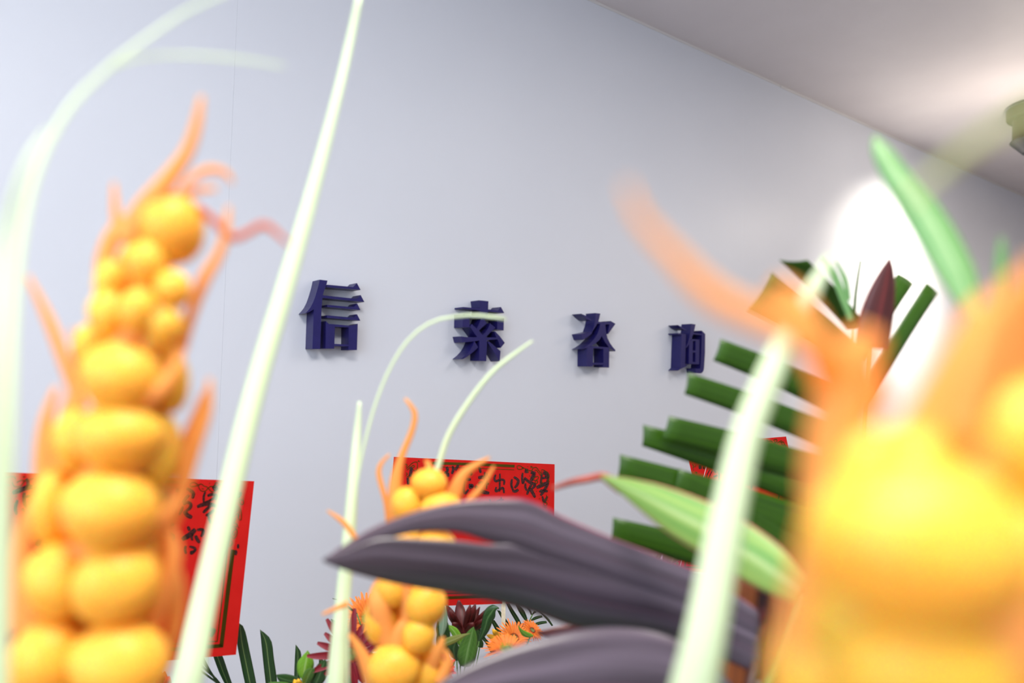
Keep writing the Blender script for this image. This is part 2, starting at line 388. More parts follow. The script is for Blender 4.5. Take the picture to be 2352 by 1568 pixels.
letter(1010, 670, 8.71, [
    [[(790, 168), (975, 187), (970, 300), (968, 400), (965, 540), (812, 530), (810, 370), (803, 260)]],
    [[(470, 302), (812, 332), (1165, 375), (1225, 302), (1292, 425), (812, 375), (470, 335)]],
    [[(462, 452), (1283, 532), (1278, 772), (1148, 752), (1150, 560), (600, 520), (598, 712), (458, 710)]],
    [[(825, 530), (895, 540), (915, 590), (945, 632), (860, 700), (785, 775), (740, 735), (770, 680), (800, 610)]],
    [[(640, 645), (740, 735), (785, 775), (860, 865), (920, 910), (750, 905), (605, 700)]],
    [[(1005, 628), (1118, 718), (1020, 805), (920, 910), (850, 865), (905, 820), (960, 750), (990, 690)]],
    [[(430, 890), (545, 905), (750, 905), (920, 910), (1135, 912), (1095, 805), (1110, 790), (1200, 885), (1302, 1020), (1222, 1120), (1155, 950), (950, 965), (790, 975), (680, 990), (560, 1003), (462, 1012)]],
    [[(795, 960), (948, 960), (932, 1388), (785, 1378)]],
    [[(695, 985), (770, 1110), (690, 1185), (600, 1260), (520, 1315), (460, 1345), (425, 1345), (520, 1270), (600, 1180), (655, 1085)]],
    [[(980, 990), (1050, 1040), (1140, 1120), (1217, 1185), (1200, 1392), (1080, 1190), (965, 1015)]],
], 'second navy raised Chinese character from the left, a cross over spreading strokes')
letter(1290, 700, 9.8, [
    [[(440, 198), (560, 250), (690, 352), (640, 350), (580, 325), (510, 270)]],
    [[(440, 655), (690, 597), (680, 640), (590, 720), (485, 785)]],
    [[(760, 182), (872, 195), (850, 290), (828, 375), (790, 450), (740, 530), (688, 600), (715, 520), (745, 420), (760, 300)]],
    [[(800, 378), (890, 382), (1100, 405), (1080, 440), (985, 435), (810, 418)]],
    [[(1105, 362), (1213, 425), (1048, 655), (1036, 650), (1080, 440), (1092, 400)]],
    [[(872, 420), (985, 432), (995, 560), (980, 640), (905, 700), (850, 790), (760, 870), (660, 930), (570, 965), (455, 997), (435, 998), (520, 950), (620, 880), (720, 780), (800, 660), (850, 530)]],
    [[(985, 432), (1000, 600), (1030, 740), (1090, 860), (1150, 945), (1210, 1015), (1208, 1045), (1130, 1000), (1060, 945), (980, 840), (905, 700), (940, 560)]],
    [[(570, 962), (690, 925), (1075, 958), (1068, 1412), (935, 1400), (940, 1350), (705, 1345), (700, 1388), (570, 1385)], [(715, 972), (940, 990), (940, 1305), (705, 1300)]],
], 'third navy raised Chinese character from the left, with an open box at its foot')
letter(1510, 730, 11.2, [
    [[(525, 182), (640, 238), (765, 312), (700, 308), (600, 262)]],
    [[(525, 390), (735, 415), (722, 900), (712, 1215), (780, 1195), (735, 1250), (600, 1312), (525, 1355), (592, 1280), (605, 900), (622, 432), (530, 424)]],
    [[(870, 150), (982, 165), (945, 330), (900, 480), (850, 610), (800, 690), (762, 762), (738, 752), (780, 650), (820, 510), (850, 340)]],
    [[(925, 380), (1140, 410), (1138, 440), (910, 420)]],
    [[(1140, 325), (1230, 410), (1225, 900), (1200, 1290), (1185, 1360), (1150, 1408), (1110, 1425), (1010, 1415), (985, 1298), (1060, 1315), (1095, 1305), (1108, 1270), (1128, 900), (1145, 430)]],
    [[(890, 540), (1083, 560), (1075, 1195), (808, 1180), (815, 680), (850, 610)], [(915, 590), (985, 590), (980, 840), (910, 835)], [(912, 885), (982, 890), (978, 1135), (908, 1130)]],
], 'rightmost and smallest navy raised Chinese character, partly behind the cut palm leaf')

# ================================================================== ceiling spotlight at the far right
ft = thing('ceiling_spotlight', FIX, 'olive green cylindrical spotlight on the ceiling at the right edge', 'spotlight')
c = on_plane(2391, 258, Vector((0, -1.05, 0)), Vector((0, 1, 0)))
FIX2 = Vector((c.x, c.y, CEIL)); ft.location = FIX2
dz = CEIL-c.z
lathe('mounting_stem', [(.025, -dz+.02), (.025, 0)], FIX2, M['olive'], ft)
lathe('flange', [(.0, -.035), (.215, -.04), (.22, -.032), (.22, .032), (.215, .038), (.03, .045)], FIX2+Vector((0, 0, -dz)), M['olive'], ft, seg=48)
lathe('body', [(.20, -.21), (.185, -.19), (.18, -.04)], FIX2+Vector((0, 0, -dz)), M['olive'], ft, seg=48)
lathe('reflector', [(.07, -.31), (.12, -.30), (.20, -.212)], FIX2+Vector((0, 0, -dz)), M['black'], ft, seg=48)
lathe('lens', [(.065, -.316), (.065, -.311)], FIX2+Vector((0, 0, -dz)), M['lamp'], ft)
up_o.location = FIX2+Vector((-.55, -.1, -dz-.65))
for l in bpy.data.objects:
    if l.name.startswith('spotlight_beam'): l.location = FIX2+Vector((0, .04, -dz-.34)); l.rotation_euler = (Vector((6.35, 0, 2.3))-l.location).to_track_quat('-Z', 'Y').to_euler()

# ================================================================== congratulation cards
def card(corn, label, stick=None, ins=None):
    """corn: TL,TR,BR,BL each (px,py) with depth for TL,TR,BR giving the plane"""
    A, B, D = [P(*q) for q in corn[:3]]
    n = (B-A).cross(D-A).normalized()
    if n.dot(FWD) > 0: n = -n
    E4 = on_plane(*corn[3], A, n)
    base = (D+E4)/2
    t = thing('greeting_card', base, label, 'card', 'red congratulation cards')
    q = [A, B, D, E4]; back = [p-n*.002 for p in q]
    mesh('board', q+back, [(0, 1, 2, 3), (7, 6, 5, 4), (0, 4, 5, 1), (1, 5, 6, 2), (2, 6, 7, 3), (3, 7, 4, 0)], M['red'], t)
    return t, A, n
def ink(t, A, n, ox, oy, sc, strokes, name, m, lift=.0006, label=None, r=None):
    """brush strokes: each (points, width) in crop pixels, laid on the card face as thin raised ribbons"""
    verts = []; faces = []
    for pts, w in strokes:
        N = max(8, 4*len(pts)); q = cr(pts, N) if len(pts) > 1 else None
        k0 = len(verts)
        for i, (x, y) in enumerate(q):
            x0, y0 = q[max(i-1, 0)]; x1, y1 = q[min(i+1, N-1)]
            l = math.hypot(x1-x0, y1-y0) or 1; nx, ny = -(y1-y0)/l, (x1-x0)/l
            u = i/(N-1)
            if r is None: ww = w/2*(1 if w < 14 else (.45+.55*min(1, math.sin(math.pi*min(max(u*1.0, .04), .96))**.5*1.1)))
            else: ww = w/2
            for s in (-1, 1):
                verts.append(on_plane(ox+(x+s*nx*ww)/sc, oy+(y+s*ny*ww)/sc, A+n*lift, n))
        for i in range(N-1):
            k = k0+2*i; faces.append((k, k+1, k+3, k+2))
    o = mesh(name, verts, faces, m, t, label=label)
    s = o.modifiers.new('solid', 'SOLIDIFY'); s.thickness = .0004; s.offset = 0
    if name == 'gold_ornament': o['kind'] = 'stuff'
    return o
# ---- left card
t, A, n = card([(-34, 1083, 1.44), (584, 1105, 1.70), (542, 1503, 1.70), (-18, 1552)], 'big red card with black brush writing behind the left orange spike')
a3 = (360, 1080, 6.533)
ink(t, A, n, *a3, [([(-1450, 125), (-500, 150), (435, 186)], 42)], 'border_band', M['gold'], r=1)
ink(t, A, n, *a3, [([(-1450, 205), (-500, 225), (415, 258)], 7)], 'border_line', M['gold'], r=1)
ink(t, A, n, 0, 0, 1, [([(535, 1262), (508, 1485)], 9), ([(512, 1482), (366, 1493), (140, 1508), (16, 1517)], 8)], 'border_band', M['gold'], r=1)
ink(t, A, n, 0, 0, 1, [([(523, 1262), (499, 1471)], 2), ([(500, 1472), (366, 1481), (140, 1497), (20, 1504)], 2)], 'border_line', M['gold'], r=1)
ink(t, A, n, *a3, [
    ([(450, 275), (500, 295), (550, 345), (535, 420)], 52), ([(490, 370), (440, 420), (395, 490)], 48), ([(405, 515), (460, 480), (510, 505), (500, 560), (440, 610)], 48),
    ([(400, 540), (375, 600), (342, 670)], 38), ([(415, 610), (460, 670), (530, 705)], 64)], 'brush_character', M['ink'])
ink(t, A, n, *a3, [
    ([(730, 320), (705, 390), (705, 480)], 34), ([(760, 380), (830, 360), (890, 380), (880, 440)], 46), ([(890, 385), (800, 450), (700, 490)], 36),
    ([(605, 545), (700, 510), (800, 505), (900, 540)], 58), ([(810, 530), (750, 580), (695, 635)], 44), ([(860, 590), (800, 640), (735, 680)], 40),
    ([(770, 670), (790, 740), (800, 790)], 34), ([(850, 225), (880, 270), (900, 300)], 74)], 'brush_character', M['ink'])
ink(t, A, n, *a3, [
    ([(465, 840), (480, 870), (490, 905)], 44), ([(580, 880), (500, 960), (380, 1035)], 76), ([(545, 950), (525, 1000), (535, 1050)], 38),
    ([(605, 890), (690, 890), (690, 940), (665, 995)], 46), ([(580, 975), (610, 1040), (645, 1085)], 52)], 'brush_character', M['ink'])
ink(t, A, n, *a3, [([(440, 1130), (425, 1180), (440, 1250)], 38), ([(490, 1140), (570, 1165), (570, 1205), (500, 1225)], 40), ([(500, 1250), (540, 1230), (565, 1200)], 44)], 'brush_character', M['ink'])
ink(t, A, n, *a3, [([(1222, 1105), (1220, 1170)], 36), ([(1180, 1195), (1190, 1230), (1180, 1270)], 40), ([(1105, 940), (1060, 1130), (980, 1365)], 44)], 'brush_character', M['ink'])
ink(t, A, n, *a3, [([(1200, 400), (1235, 360), (1245, 320)], 80)], 'brush_character', M['ink'])
ink(t, A, n, *a3, [([(60, 870), (150, 800), (265, 815)], 60), ([(20, 960), (130, 930), (250, 990), (220, 1070)], 70), ([(90, 1060), (110, 1150), (60, 1230)], 50), ([(150, 1200), (205, 1320)], 50),
                   ([(280, 290), (350, 310)], 60), ([(300, 420), (330, 480), (250, 500)], 60), ([(290, 540), (290, 640)], 40)], 'brush_character', M['ink'])
a5 = (0, 1300, 5.113)
ink(t, A, n, *a5, [([(1925, 195), (1890, 270), (1845, 365)], 34), ([(1810, 275), (1900, 262), (2010, 262)], 56), ([(1775, 410), (1840, 400), (1920, 402)], 62),
                   ([(1765, 480), (1740, 560), (1765, 630), (1850, 590), (1885, 510)], 40), ([(1790, 505), (1860, 510)], 48)], 'brush_character', M['ink'])
ink(t, A, n, *a5, [([(90, 430), (180, 370), (290, 300)], 56), ([(235, 400), (280, 440)], 72), ([(310, 420), (290, 600), (265, 815)], 48), ([(175, 520), (145, 610)], 76)], 'brush_character', M['ink'])
a4 = (0, 1070, 6.27)
ink(t, A, n, *a4, [([(375, 180), (400, 230), (400, 320)], 46), ([(185, 390), (330, 330), (430, 300), (510, 330)], 72), ([(350, 380), (345, 500), (385, 620)], 52), ([(370, 440), (450, 440), (430, 530)], 50),
                   ([(315, 610), (360, 660), (405, 725)], 50), ([(390, 600), (530, 630)], 52), ([(255, 490), (225, 600), (240, 700)], 44)], 'brush_character', M['ink'])
ink(t, A, n, *a4, [([(245, 1060), (330, 1030), (390, 1080), (360, 1190), (270, 1290)], 60), ([(280, 1320), (380, 1265), (490, 1250)], 72), ([(590, 1050), (530, 1150)], 70), ([(590, 1240), (650, 1260)], 66)], 'brush_character', M['ink'])
orn = [[(515, 245), (505, 205), (560, 180), (622, 218), (585, 232), (515, 245)], [(620, 222), (670, 203), (705, 232), (760, 250), (745, 298), (690, 312), (645, 285), (622, 225)], [(675, 270), (705, 278)],
       [(770, 275), (800, 240), (860, 240), (925, 220), (900, 180), (872, 200), (890, 235)], [(775, 268), (820, 315), (880, 318)], [(925, 215), (980, 205), (1010, 240)], [(784, 190), (796, 194)],
       [(1230, 440), (1290, 445), (1305, 490), (1270, 512), (1238, 462)], [(1210, 520), (1262, 600), (1268, 735), (1228, 722), (1240, 620), (1200, 530)], [(1150, 560), (1215, 600), (1165, 640), (1160, 700), (1215, 645), (1225, 705)],
       [(1195, 718), (1158, 785), (1200, 800), (1208, 842), (1150, 842), (1105, 900), (1118, 980), (1155, 1018), (1200, 970), (1202, 890), (1165, 860)], [(1190, 882), (1140, 930), (1160, 975), (1182, 930)],
       [(1110, 1045), (1138, 1085), (1115, 1130), (1080, 1130)], [(1225, 850), (1238, 856)], [(1295, 414), (1306, 420)]]
ink(t, A, n, *a3, [(p, 11) for p in orn], 'gold_ornament', M['gold'], lift=.0009, r=1)
orn4 = [[(0, 220), (90, 170), (200, 150), (230, 190)], [(180, 230), (210, 290), (290, 290), (350, 210), (290, 210), (240, 240)], [(350, 215), (430, 195), (500, 170), (530, 200), (520, 260), (450, 300)], [(325, 160), (360, 150)], [(0, 300), (60, 260), (150, 280)],
        [(120, 360), (135, 370)], [(190, 350), (215, 345)], [(250, 350), (290, 340)], [(215, 440), (250, 430)], [(140, 460), (155, 470)], [(110, 520), (125, 515)], [(200, 545), (225, 540)], [(560, 215), (600, 205)]]
ink(t, A, n, *a4, [(p, 12) for p in orn4], 'gold_ornament', M['gold'], lift=.0009, r=1)
ink(t, A, n, 0, 1060, 3.087, [([(1440, 1130), (1450, 1180), (1480, 1210)], 9), ([(1460, 1125), (1475, 1170), (1495, 1195)], 8), ([(1482, 1140), (1500, 1185)], 8), ([(1465, 1205), (1520, 1190), (1495, 1240)], 22)], 'gold_ornament', M['gold'], lift=.0009, r=1)
def stick(t, px0, py0, px1, py1, z, w=6):
    a = P(px0, py0, z); b = P(px1, py1, z); d = (b-a).normalized(); s = d.cross(FWD).normalized()*(w/2/F*z); q = d.cross(s).normalized()*.003
    a2 = b+d*.22
    v = [a-s-q, a+s-q, a+s+q, a-s+q, a2-s-q, a2+s-q, a2+s+q, a2-s+q]
    mesh('stick', v, [(3, 2, 1, 0), (4, 5, 6, 7), (0, 1, 5, 4), (1, 2, 6, 5), (2, 3, 7, 6), (3, 0, 4, 7)], M['stick'], t)
stick(t, 366, 1400, 351, 1568, 1.69, 10)
# ---- middle card
t, A, n = card([(905, 1049, 1.95), (1274, 1066, 2.15), (1271, 1382, 2.15), (872.5, 1396)], 'red card behind the small orange spike, half hidden by the purple leaf')
a2 = (900, 1030, 6.03)
ink(t, A, n, *a2, [([(560, 200), (1100, 215), (1700, 242)], 36)], 'border_band', M['gold'], r=1)
ink(t, A, n, *a2, [([(640, 250), (1100, 268), (1695, 292)], 8)], 'border_line', M['gold'], r=1)
ink(t, A, n, 0, 0, 1, [([(895, 1377), (1020, 1372.5), (1150, 1368), (1245, 1364)], 6)], 'border_band', M['gold'], r=1)
ink(t, A, n, 0, 0, 1, [([(900, 1368), (1020, 1363), (1150, 1359), (1240, 1356)], 1.6)], 'border_line', M['gold'], r=1)
for st in (
    [([(270, 255), (265, 310), (250, 390)], 44), ([(215, 400), (225, 450), (225, 495)], 36)],
    [([(760, 250), (770, 290), (768, 320)], 40), ([(840, 240), (850, 290), (830, 350)], 36), ([(925, 225), (900, 260), (880, 300)], 36), ([(730, 325), (770, 345), (780, 390)], 44)],
    [([(1105, 260), (1090, 300), (1060, 330)], 40), ([(1045, 350), (1100, 340), (1090, 370)], 36), ([(1030, 425), (1095, 425)], 40), ([(1010, 450), (995, 560), (1015, 620), (1060, 565)], 32), ([(1065, 505), (1115, 515), (1070, 545)], 48), ([(985, 400), (970, 480), (945, 545)], 26)],
    [([(1210, 255), (1220, 290), (1230, 335)], 34), ([(1195, 400), (1260, 395), (1350, 395)], 48), ([(1288, 325), (1285, 400), (1282, 520)], 26), ([(1318, 340), (1315, 450), (1312, 560)], 22), ([(1200, 475), (1270, 470), (1345, 490)], 36), ([(1155, 515), (1200, 560), (1270, 600), (1350, 615)], 52)],
    [([(1440, 360), (1420, 410), (1440, 450), (1500, 430), (1555, 440), (1552, 500)], 32), ([(1497, 345), (1495, 450), (1492, 595)], 26), ([(1445, 530), (1440, 590), (1500, 560), (1540, 545), (1555, 615)], 32)],
    [([(1665, 420), (1655, 500), (1680, 580)], 32), ([(1690, 390), (1750, 440), (1735, 500), (1700, 545)], 38), ([(1670, 580), (1710, 590), (1752, 565)], 40)],
    [([(1812, 335), (1805, 400), (1815, 480), (1840, 420)], 30), ([(1835, 400), (1900, 460), (1980, 500), (1940, 560)], 40), ([(1935, 490), (1900, 560), (1872, 635)], 34), ([(1975, 340), (1950, 400), (1925, 445)], 52), ([(1850, 480), (1850, 540), (1870, 580)], 30), ([(1905, 540), (1950, 610), (1985, 675)], 42), ([(1840, 305), (1890, 310)], 62), ([(1925, 325), (1990, 345)], 48)],
    [([(2078, 340), (2070, 420), (2060, 490)], 28), ([(2095, 335), (2140, 345), (2165, 410)], 60), ([(2080, 410), (2160, 400), (2150, 460)], 34), ([(2005, 540), (2090, 500), (2170, 470)], 50), ([(2165, 480), (2120, 560), (2060, 650)], 40), ([(2045, 600), (2080, 580), (2160, 590)], 36), ([(2085, 660), (2110, 735), (2155, 660)], 32)],
    [([(1350, 700), (1370, 745), (1380, 790)], 26), ([(1440, 745), (1480, 715), (1550, 705)], 24), ([(1515, 670), (1512, 760)], 22), ([(1280, 760), (1300, 735)], 20), ([(1085, 775), (1150, 760)], 22), ([(1400, 780), (1480, 770), (1550, 790)], 30), ([(1240, 790), (1330, 800)], 30)]):
    ink(t, A, n, *a2, st, 'brush_character', M['ink'])
ocl = [[(1745, 285), (1735, 245), (1770, 235), (1822, 268), (1790, 285), (1745, 283)], [(1800, 265), (1850, 275), (1895, 330)], [(1895, 300), (1940, 300), (1950, 265), (1925, 240), (1930, 270)], [(1955, 265), (2000, 260), (2040, 310), (2075, 360)], [(1985, 305), (2000, 295), (2060, 370)],
       [(2070, 300), (2090, 290), (2150, 330), (2175, 400), (2165, 450)], [(2065, 320), (2085, 325)], [(2105, 298), (2118, 302)], [(1905, 375), (1915, 382)], [(1950, 420), (1980, 395), (2020, 385), (2030, 410), (1990, 440), (1960, 430)], [(1985, 450), (2010, 440), (2020, 470), (1995, 480), (1985, 455)],
       [(2060, 440), (2085, 470), (2060, 500)], [(2150, 440), (2180, 450), (2170, 475)], [(1955, 580), (1965, 586)], [(2000, 585), (2008, 592)], [(2040, 692), (2050, 692)], [(2160, 717), (2168, 720)], [(2140, 640), (2150, 690), (2110, 720), (2100, 760), (2120, 790), (2150, 770), (2140, 740), (2120, 760)], [(2095, 790), (2120, 820), (2150, 800)],
       [(1878, 243), (1886, 247)], [(180, 220), (205, 215), (210, 245), (195, 255)], [(200, 280), (240, 240), (290, 195), (345, 185), (355, 230), (340, 300), (305, 300), (285, 270)], [(210, 300), (255, 255), (300, 230), (315, 250), (290, 262)], [(360, 180), (375, 165), (385, 185)], [(195, 330), (215, 350), (195, 375)], [(205, 390), (235, 380), (230, 420)], [(500, 205), (545, 190), (560, 215)], [(440, 182), (448, 184)]]
ink(t, A, n, *a2, [(p, 9) for p in ocl], 'gold_ornament', M['gold'], lift=.0009, r=1)
stick(t, 1156.5, 1330, 1156, 1500, 2.085, 9.5)
CARD2_BASE = wloc(t)
# ---- right pair of cards
t, A, n = card([(1574, 1021, 2.46), (1805.5, 1002.4, 2.34), (1868, 1300, 2.34), (1640, 1321)], 'rearmost red card at the right, its gold corner showing between palm leaflets')
a7 = (1560, 980, 7.127)
og = [[(1330, 215), (1385, 212)], [(1410, 225), (1440, 215), (1455, 240), (1430, 250)], [(1460, 235), (1500, 230), (1530, 250)], [(1540, 215), (1590, 205), (1600, 230), (1570, 260), (1560, 225)], [(1600, 270), (1640, 240), (1680, 225)], [(1650, 260), (1700, 245), (1720, 290), (1690, 300), (1680, 255)], [(1700, 310), (1740, 300), (1750, 345)], [(1540, 265), (1590, 290), (1620, 310)],
      [(250, 650), (270, 655)], [(230, 700), (240, 705)], [(265, 630), (280, 635)], [(260, 740), (290, 745), (275, 765)], [(215, 610), (235, 640), (225, 680)]]
ink(t, A, n, *a7, [(p, 14) for p in og], 'gold_ornament', M['gold'], r=1)
ink(t, A, n, *a7, [([(340, 625), (345, 690)], 50), ([(400, 650), (405, 690)], 26)], 'brush_character', M['ink'])
stick(t, 1760, 1280, 1775, 1600, 2.38, 8)
t, A, n = card([(1627, 1052, 2.28), (1852, 1070, 2.22), (1800, 1331, 2.22), (1559, 1310)], 'front red card at the right with a dark corner border, behind the pale blade')
mesh('white_edge', [on_plane(x, y, A+n*.0005, n) for x, y in ((1627, 1052), (1628.2, 1052), (1560.2, 1310), (1559, 1310))], [(0, 1, 2, 3)], M['trim'], t)
a8 = (1460, 1220, 10.69)
ink(t, A, n, *a8, [([(1275, 490), (1205, 870)], 42), ([(1185, 870), (1700, 905), (2600, 990), (3500, 1080)], 46)], 'border_band', M['gold'], r=1)
ink(t, A, n, *a8, [([(1345, 490), (1285, 800)], 14), ([(1280, 797), (1740, 832), (3400, 980)], 14)], 'border_line', M['gold'], r=1)
ink(t, A, n, *a8, [([(1370, 640), (1400, 660), (1400, 720), (1440, 700)], 36), ([(1420, 640), (1450, 600)], 10), ([(1440, 665), (1490, 640), (1530, 640)], 14)], 'gold_ornament', M['gold'], r=1)
for st in ([([(500, 700), (455, 790), (450, 840)], 16), ([(545, 710), (510, 780), (480, 850)], 14), ([(570, 700), (600, 750)], 26), ([(590, 790), (600, 820)], 70), ([(655, 730), (650, 870)], 26), ([(740, 780), (770, 820)], 60)],
           [([(1115, 900), (1135, 960)], 40), ([(1182, 900), (1182, 1015)], 34), ([(1210, 910), (1270, 950)], 40), ([(1350, 960), (1420, 980)], 40)],
           [([(1625, 1095), (1635, 1130), (1622, 1180)], 22), ([(1715, 1150), (1760, 1125), (1830, 1140)], 46), ([(1770, 1150), (1765, 1210)], 30), ([(1710, 1235), (1770, 1220), (1815, 1250)], 56), ([(1930, 1190), (1925, 1250), (1880, 1290)], 30), ([(1500, 1180), (1540, 1160)], 22), ([(1560, 1195), (1620, 1210)], 30), ([(2000, 1210), (1960, 1280)], 46)]):
    ink(t, A, n, *a7, st, 'brush_character', M['ink'])
stick(t, 1690, 1290, 1680, 1600, 2.26, 8)
CARD4 = wloc(t)

# ================================================================== flower stands (below the frame; carry the stems)
def stand(c, r, label):
    t = thing('flower_stand', (c.x, c.y, 0), label, 'flower stand')
    z = c.z
    lathe('basket', [(r*.55, -.22), (r*.8, -.1), (r, 0), (r*.97, .004), (r*.9, -.01), (r*.5, -.2)], (c.x, c.y, z), M['wicker'], t)
    lathe('foam_block', [(r*.86, -.1), (r*.9, -.02), (r*.8, .01)], (c.x, c.y, z), M['foam'], t)
    for k in range(3):
        g = k*2.094+.4
        tube('leg', [Vector((c.x+math.cos(g)*r*.5, c.y+math.sin(g)*r*.5, z-.15)), Vector((c.x+math.cos(g)*r*1.2, c.y+math.sin(g)*r*1.2, 0.006))], .008, M['stick'], t)
    return Vector((c.x, c.y, z-.02))
B2 = stand(P(1060, 1568, 1.9)+Vector((0, .05, -.14)), .19, 'wicker basket stand under the middle red card')
B1 = stand(P(330, 1568, 1.68)+Vector((0, .05, -.14)), .17, 'wicker basket stand under the left red card')
B3 = stand(P(1640, 1568, 2.3)+Vector((0, .05, -.05)), .18, 'wicker basket stand under the two right cards')
B0 = stand(P(1400, 1568, .62)+Vector((0, .0, -.30)), .22, 'wicker basket stand holding the nearest blooms')
def root(B, r=.1):
    return B+Vector((random.uniform(-r, r), random.uniform(-r, r), 0))
def add_stem(t, p, B, rad=.0022, m='stem', r=.1, name='stem'):
    q = root(B, r); mid = (p+q)/2+Vector((0, 0, .0)); mid = Vector((p.x*.65+q.x*.35, p.y*.65+q.y*.35, p.z*.5+q.z*.5))
    return tube(name, bez(p, mid, q), rad, M[m], t)

# ================================================================== orange spikes
def kernel_mesh(seed):
    bm = bmesh.new(); bmesh.ops.create_icosphere(bm, subdivisions=3, radius=1)
    for v in bm.verts:
        c0 = v.co.copy(); v.co *= 1+.07*noise.noise(c0*1.3+Vector((seed*9.1, 0, 0)))
        v.co.z *= .96 if v.co.z > 0 else 1.08
    me = bpy.data.meshes.new('kernel'); bm.to_mesh(me); bm.free()
    for p in me.polygons: p.use_smooth = True
    me.materials.append(M['kernel']); return me
KM = [kernel_mesh(i) for i in range(4)]
def kernel(t, px, py, z, rx, ry, tilt=0):
    o = bpy.data.objects.new('kernel', random.choice(KM)); COL.objects.link(o); o.parent = t
    s = z/F
    o.location = P(px, py, z)-wloc(t)
    o.scale = (rx*s, (rx+ry)/2*s*.9, ry*s)
    rot = Matrix(((RGT.x, FWD.x, UP.x), (RGT.y, FWD.y, UP.y), (RGT.z, FWD.z, UP.z)))
    o.rotation_euler = (rot @ Matrix.Rotation(math.radians(tilt), 3, 'Y')).to_euler()
    return o
def spike(base, label, axis, kern, bracts, B):
    t = thing('orange_flower_spike', base, label, 'flower', 'orange flower spikes')
    ax = crv([P(*a[:3]) for a in axis], 20)
    q = root(B, .06)
    ra = axis[0][3]/F*axis[0][2]; rb = axis[-1][3]/F*axis[-1][2]
    tube('core', ax, ra, M['stalk'], t, seg=20, r1=rb)
    tube('stalk', [ax[-1]*.98+ax[-2]*.02, ax[-1]*.6+q*.4-Vector((0, 0, .03)), q], rb*.35, M['stem'], t, seg=10)
    for k in kern: kernel(t, *k)
    for b in bracts:
        p, m = (b[0], b[1]) if isinstance(b[0], list) else (b, 'bract')
        ribbon('bract', p, M[m], t, n=20, nc=4, bulge=.18, th=.0007)
    return t
# left spike, about 0.38 m from the lens
Z = .38
K = [(395, 520, Z, 74, 84), (338, 603, Z-.012, 46, 52), (397, 662, Z-.012, 42, 44), (320, 712, Z-.018, 44, 52), (380, 745, Z-.014, 42, 46), (255, 655, Z+.006, 34, 60), (252, 722, Z-.004, 46, 56),
     (282, 862, Z-.016, 92, 82), (392, 872, Z-.002, 40, 74), (280, 1000, Z-.018, 98, 78), (180, 1010, Z-.004, 52, 74), (370, 1030, Z-.004, 42, 92), (255, 1165, Z-.022, 108, 92), (130, 1165, Z-.004, 50, 92), (345, 1160, Z+.006, 44, 80),
     (140, 1330, Z-.018, 78, 84), (268, 1335, Z-.022, 96, 92), (350, 1300, Z+.008, 50, 80), (118, 1510, Z-.020, 84, 92), (275, 1520, Z-.024, 110, 96), (60, 1640, Z-.02, 90, 90), (240, 1690, Z-.022, 110, 92),
     (330, 830, Z+.03, 80, 80), (330, 620, Z+.03, 60, 70), (300, 960, Z+.035, 85, 80), (250, 1120, Z+.035, 95, 90), (220, 1280, Z+.035, 100, 90), (210, 1440, Z+.035, 105, 90), (190, 1600, Z+.035, 105, 90), (360, 800, Z+.01, 50, 60), (210, 800, Z+.012, 40, 60)]
BR = [[(285, 560, Z-.01, 60), (330, 480, Z-.01, 50), (385, 415, Z-.01, 42), (430, 350, Z-.01, 30), (452, 285, Z-.01, 24), (463, 222, Z-.01, 10)],
      [(415, 430, Z+.01, 12), (470, 392, Z+.01, 18), (515, 395, Z+.01, 14), (535, 420, Z+.01, 6)], [(395, 455, Z, 14), (440, 440, Z, 18), (498, 432, Z, 8)],
      ([(450, 478, Z, 20), (490, 505, Z, 16), (530, 545, Z, 18), (570, 535, Z, 15), (610, 517, Z, 15), (665, 562, Z, 6)], 'bractred'),
      [(415, 800, Z, 30), (440, 720, Z, 26), (470, 640, Z, 30), (500, 590, Z, 24), (518, 540, Z, 20), (525, 475, Z, 8)],
      [(285, 560, Z+.01, 34), (268, 500, Z+.01, 22), (262, 420, Z+.01, 8)], [(250, 700, Z+.01, 40), (240, 610, Z+.01, 44), (262, 540, Z+.01, 40), (290, 500, Z+.01, 20)],
      [(190, 940, Z, 34), (160, 860, Z, 30), (115, 740, Z, 26), (65, 635, Z, 8)], [(180, 900, Z+.01, 16), (180, 800, Z+.01, 18), (165, 755, Z+.01, 6)],
      [(120, 1250, Z, 50), (100, 1100, Z, 46), (105, 980, Z, 34), (130, 890, Z, 12)], [(140, 1150, Z, 60), (150, 1000, Z, 50), (170, 900, Z, 24)],
      [(370, 1260, Z, 30), (410, 1150, Z, 34), (445, 1030, Z, 34), (475, 940, Z, 26), (482, 870, Z, 8)], [(400, 1100, Z+.01, 26), (430, 1000, Z+.01, 20), (470, 900, Z+.01, 8)],
      [(270, 1568, Z-.01, 70), (340, 1440, Z-.01, 52), (385, 1340, Z-.01, 42), (400, 1250, Z-.01, 30), (370, 1190, Z-.01, 12)], [(360, 1560, Z, 40), (400, 1440, Z, 36), (405, 1330, Z, 34), (370, 1260, Z, 16)],
      [(60, 1450, Z, 80), (50, 1330, Z, 60), (55, 1220, Z, 40), (70, 1150, Z, 12)], [(200, 1100, Z-.02, 60), (320, 1060, Z-.02, 40), (390, 1000, Z-.01, 12)], [(300, 930, Z-.02, 40), (370, 890, Z-.02, 34), (420, 800, Z-.01, 16)],
      [(250, 820, Z-.02, 40), (300, 770, Z-.02, 40), (370, 700, Z-.02, 12)], [(150, 1280, Z-.02, 60), (290, 1250, Z-.02, 50), (420, 1140, Z-.01, 12)]]
spike(P(200, 1700, Z), 'tall orange knobbly spike in front of the left red card', [(380, 480, Z+.004, 24), (325, 800, Z+.01, 74), (275, 1100, Z+.012, 105), (225, 1400, Z+.012, 120), (190, 1750, Z+.012, 130)], K, BR, B0)
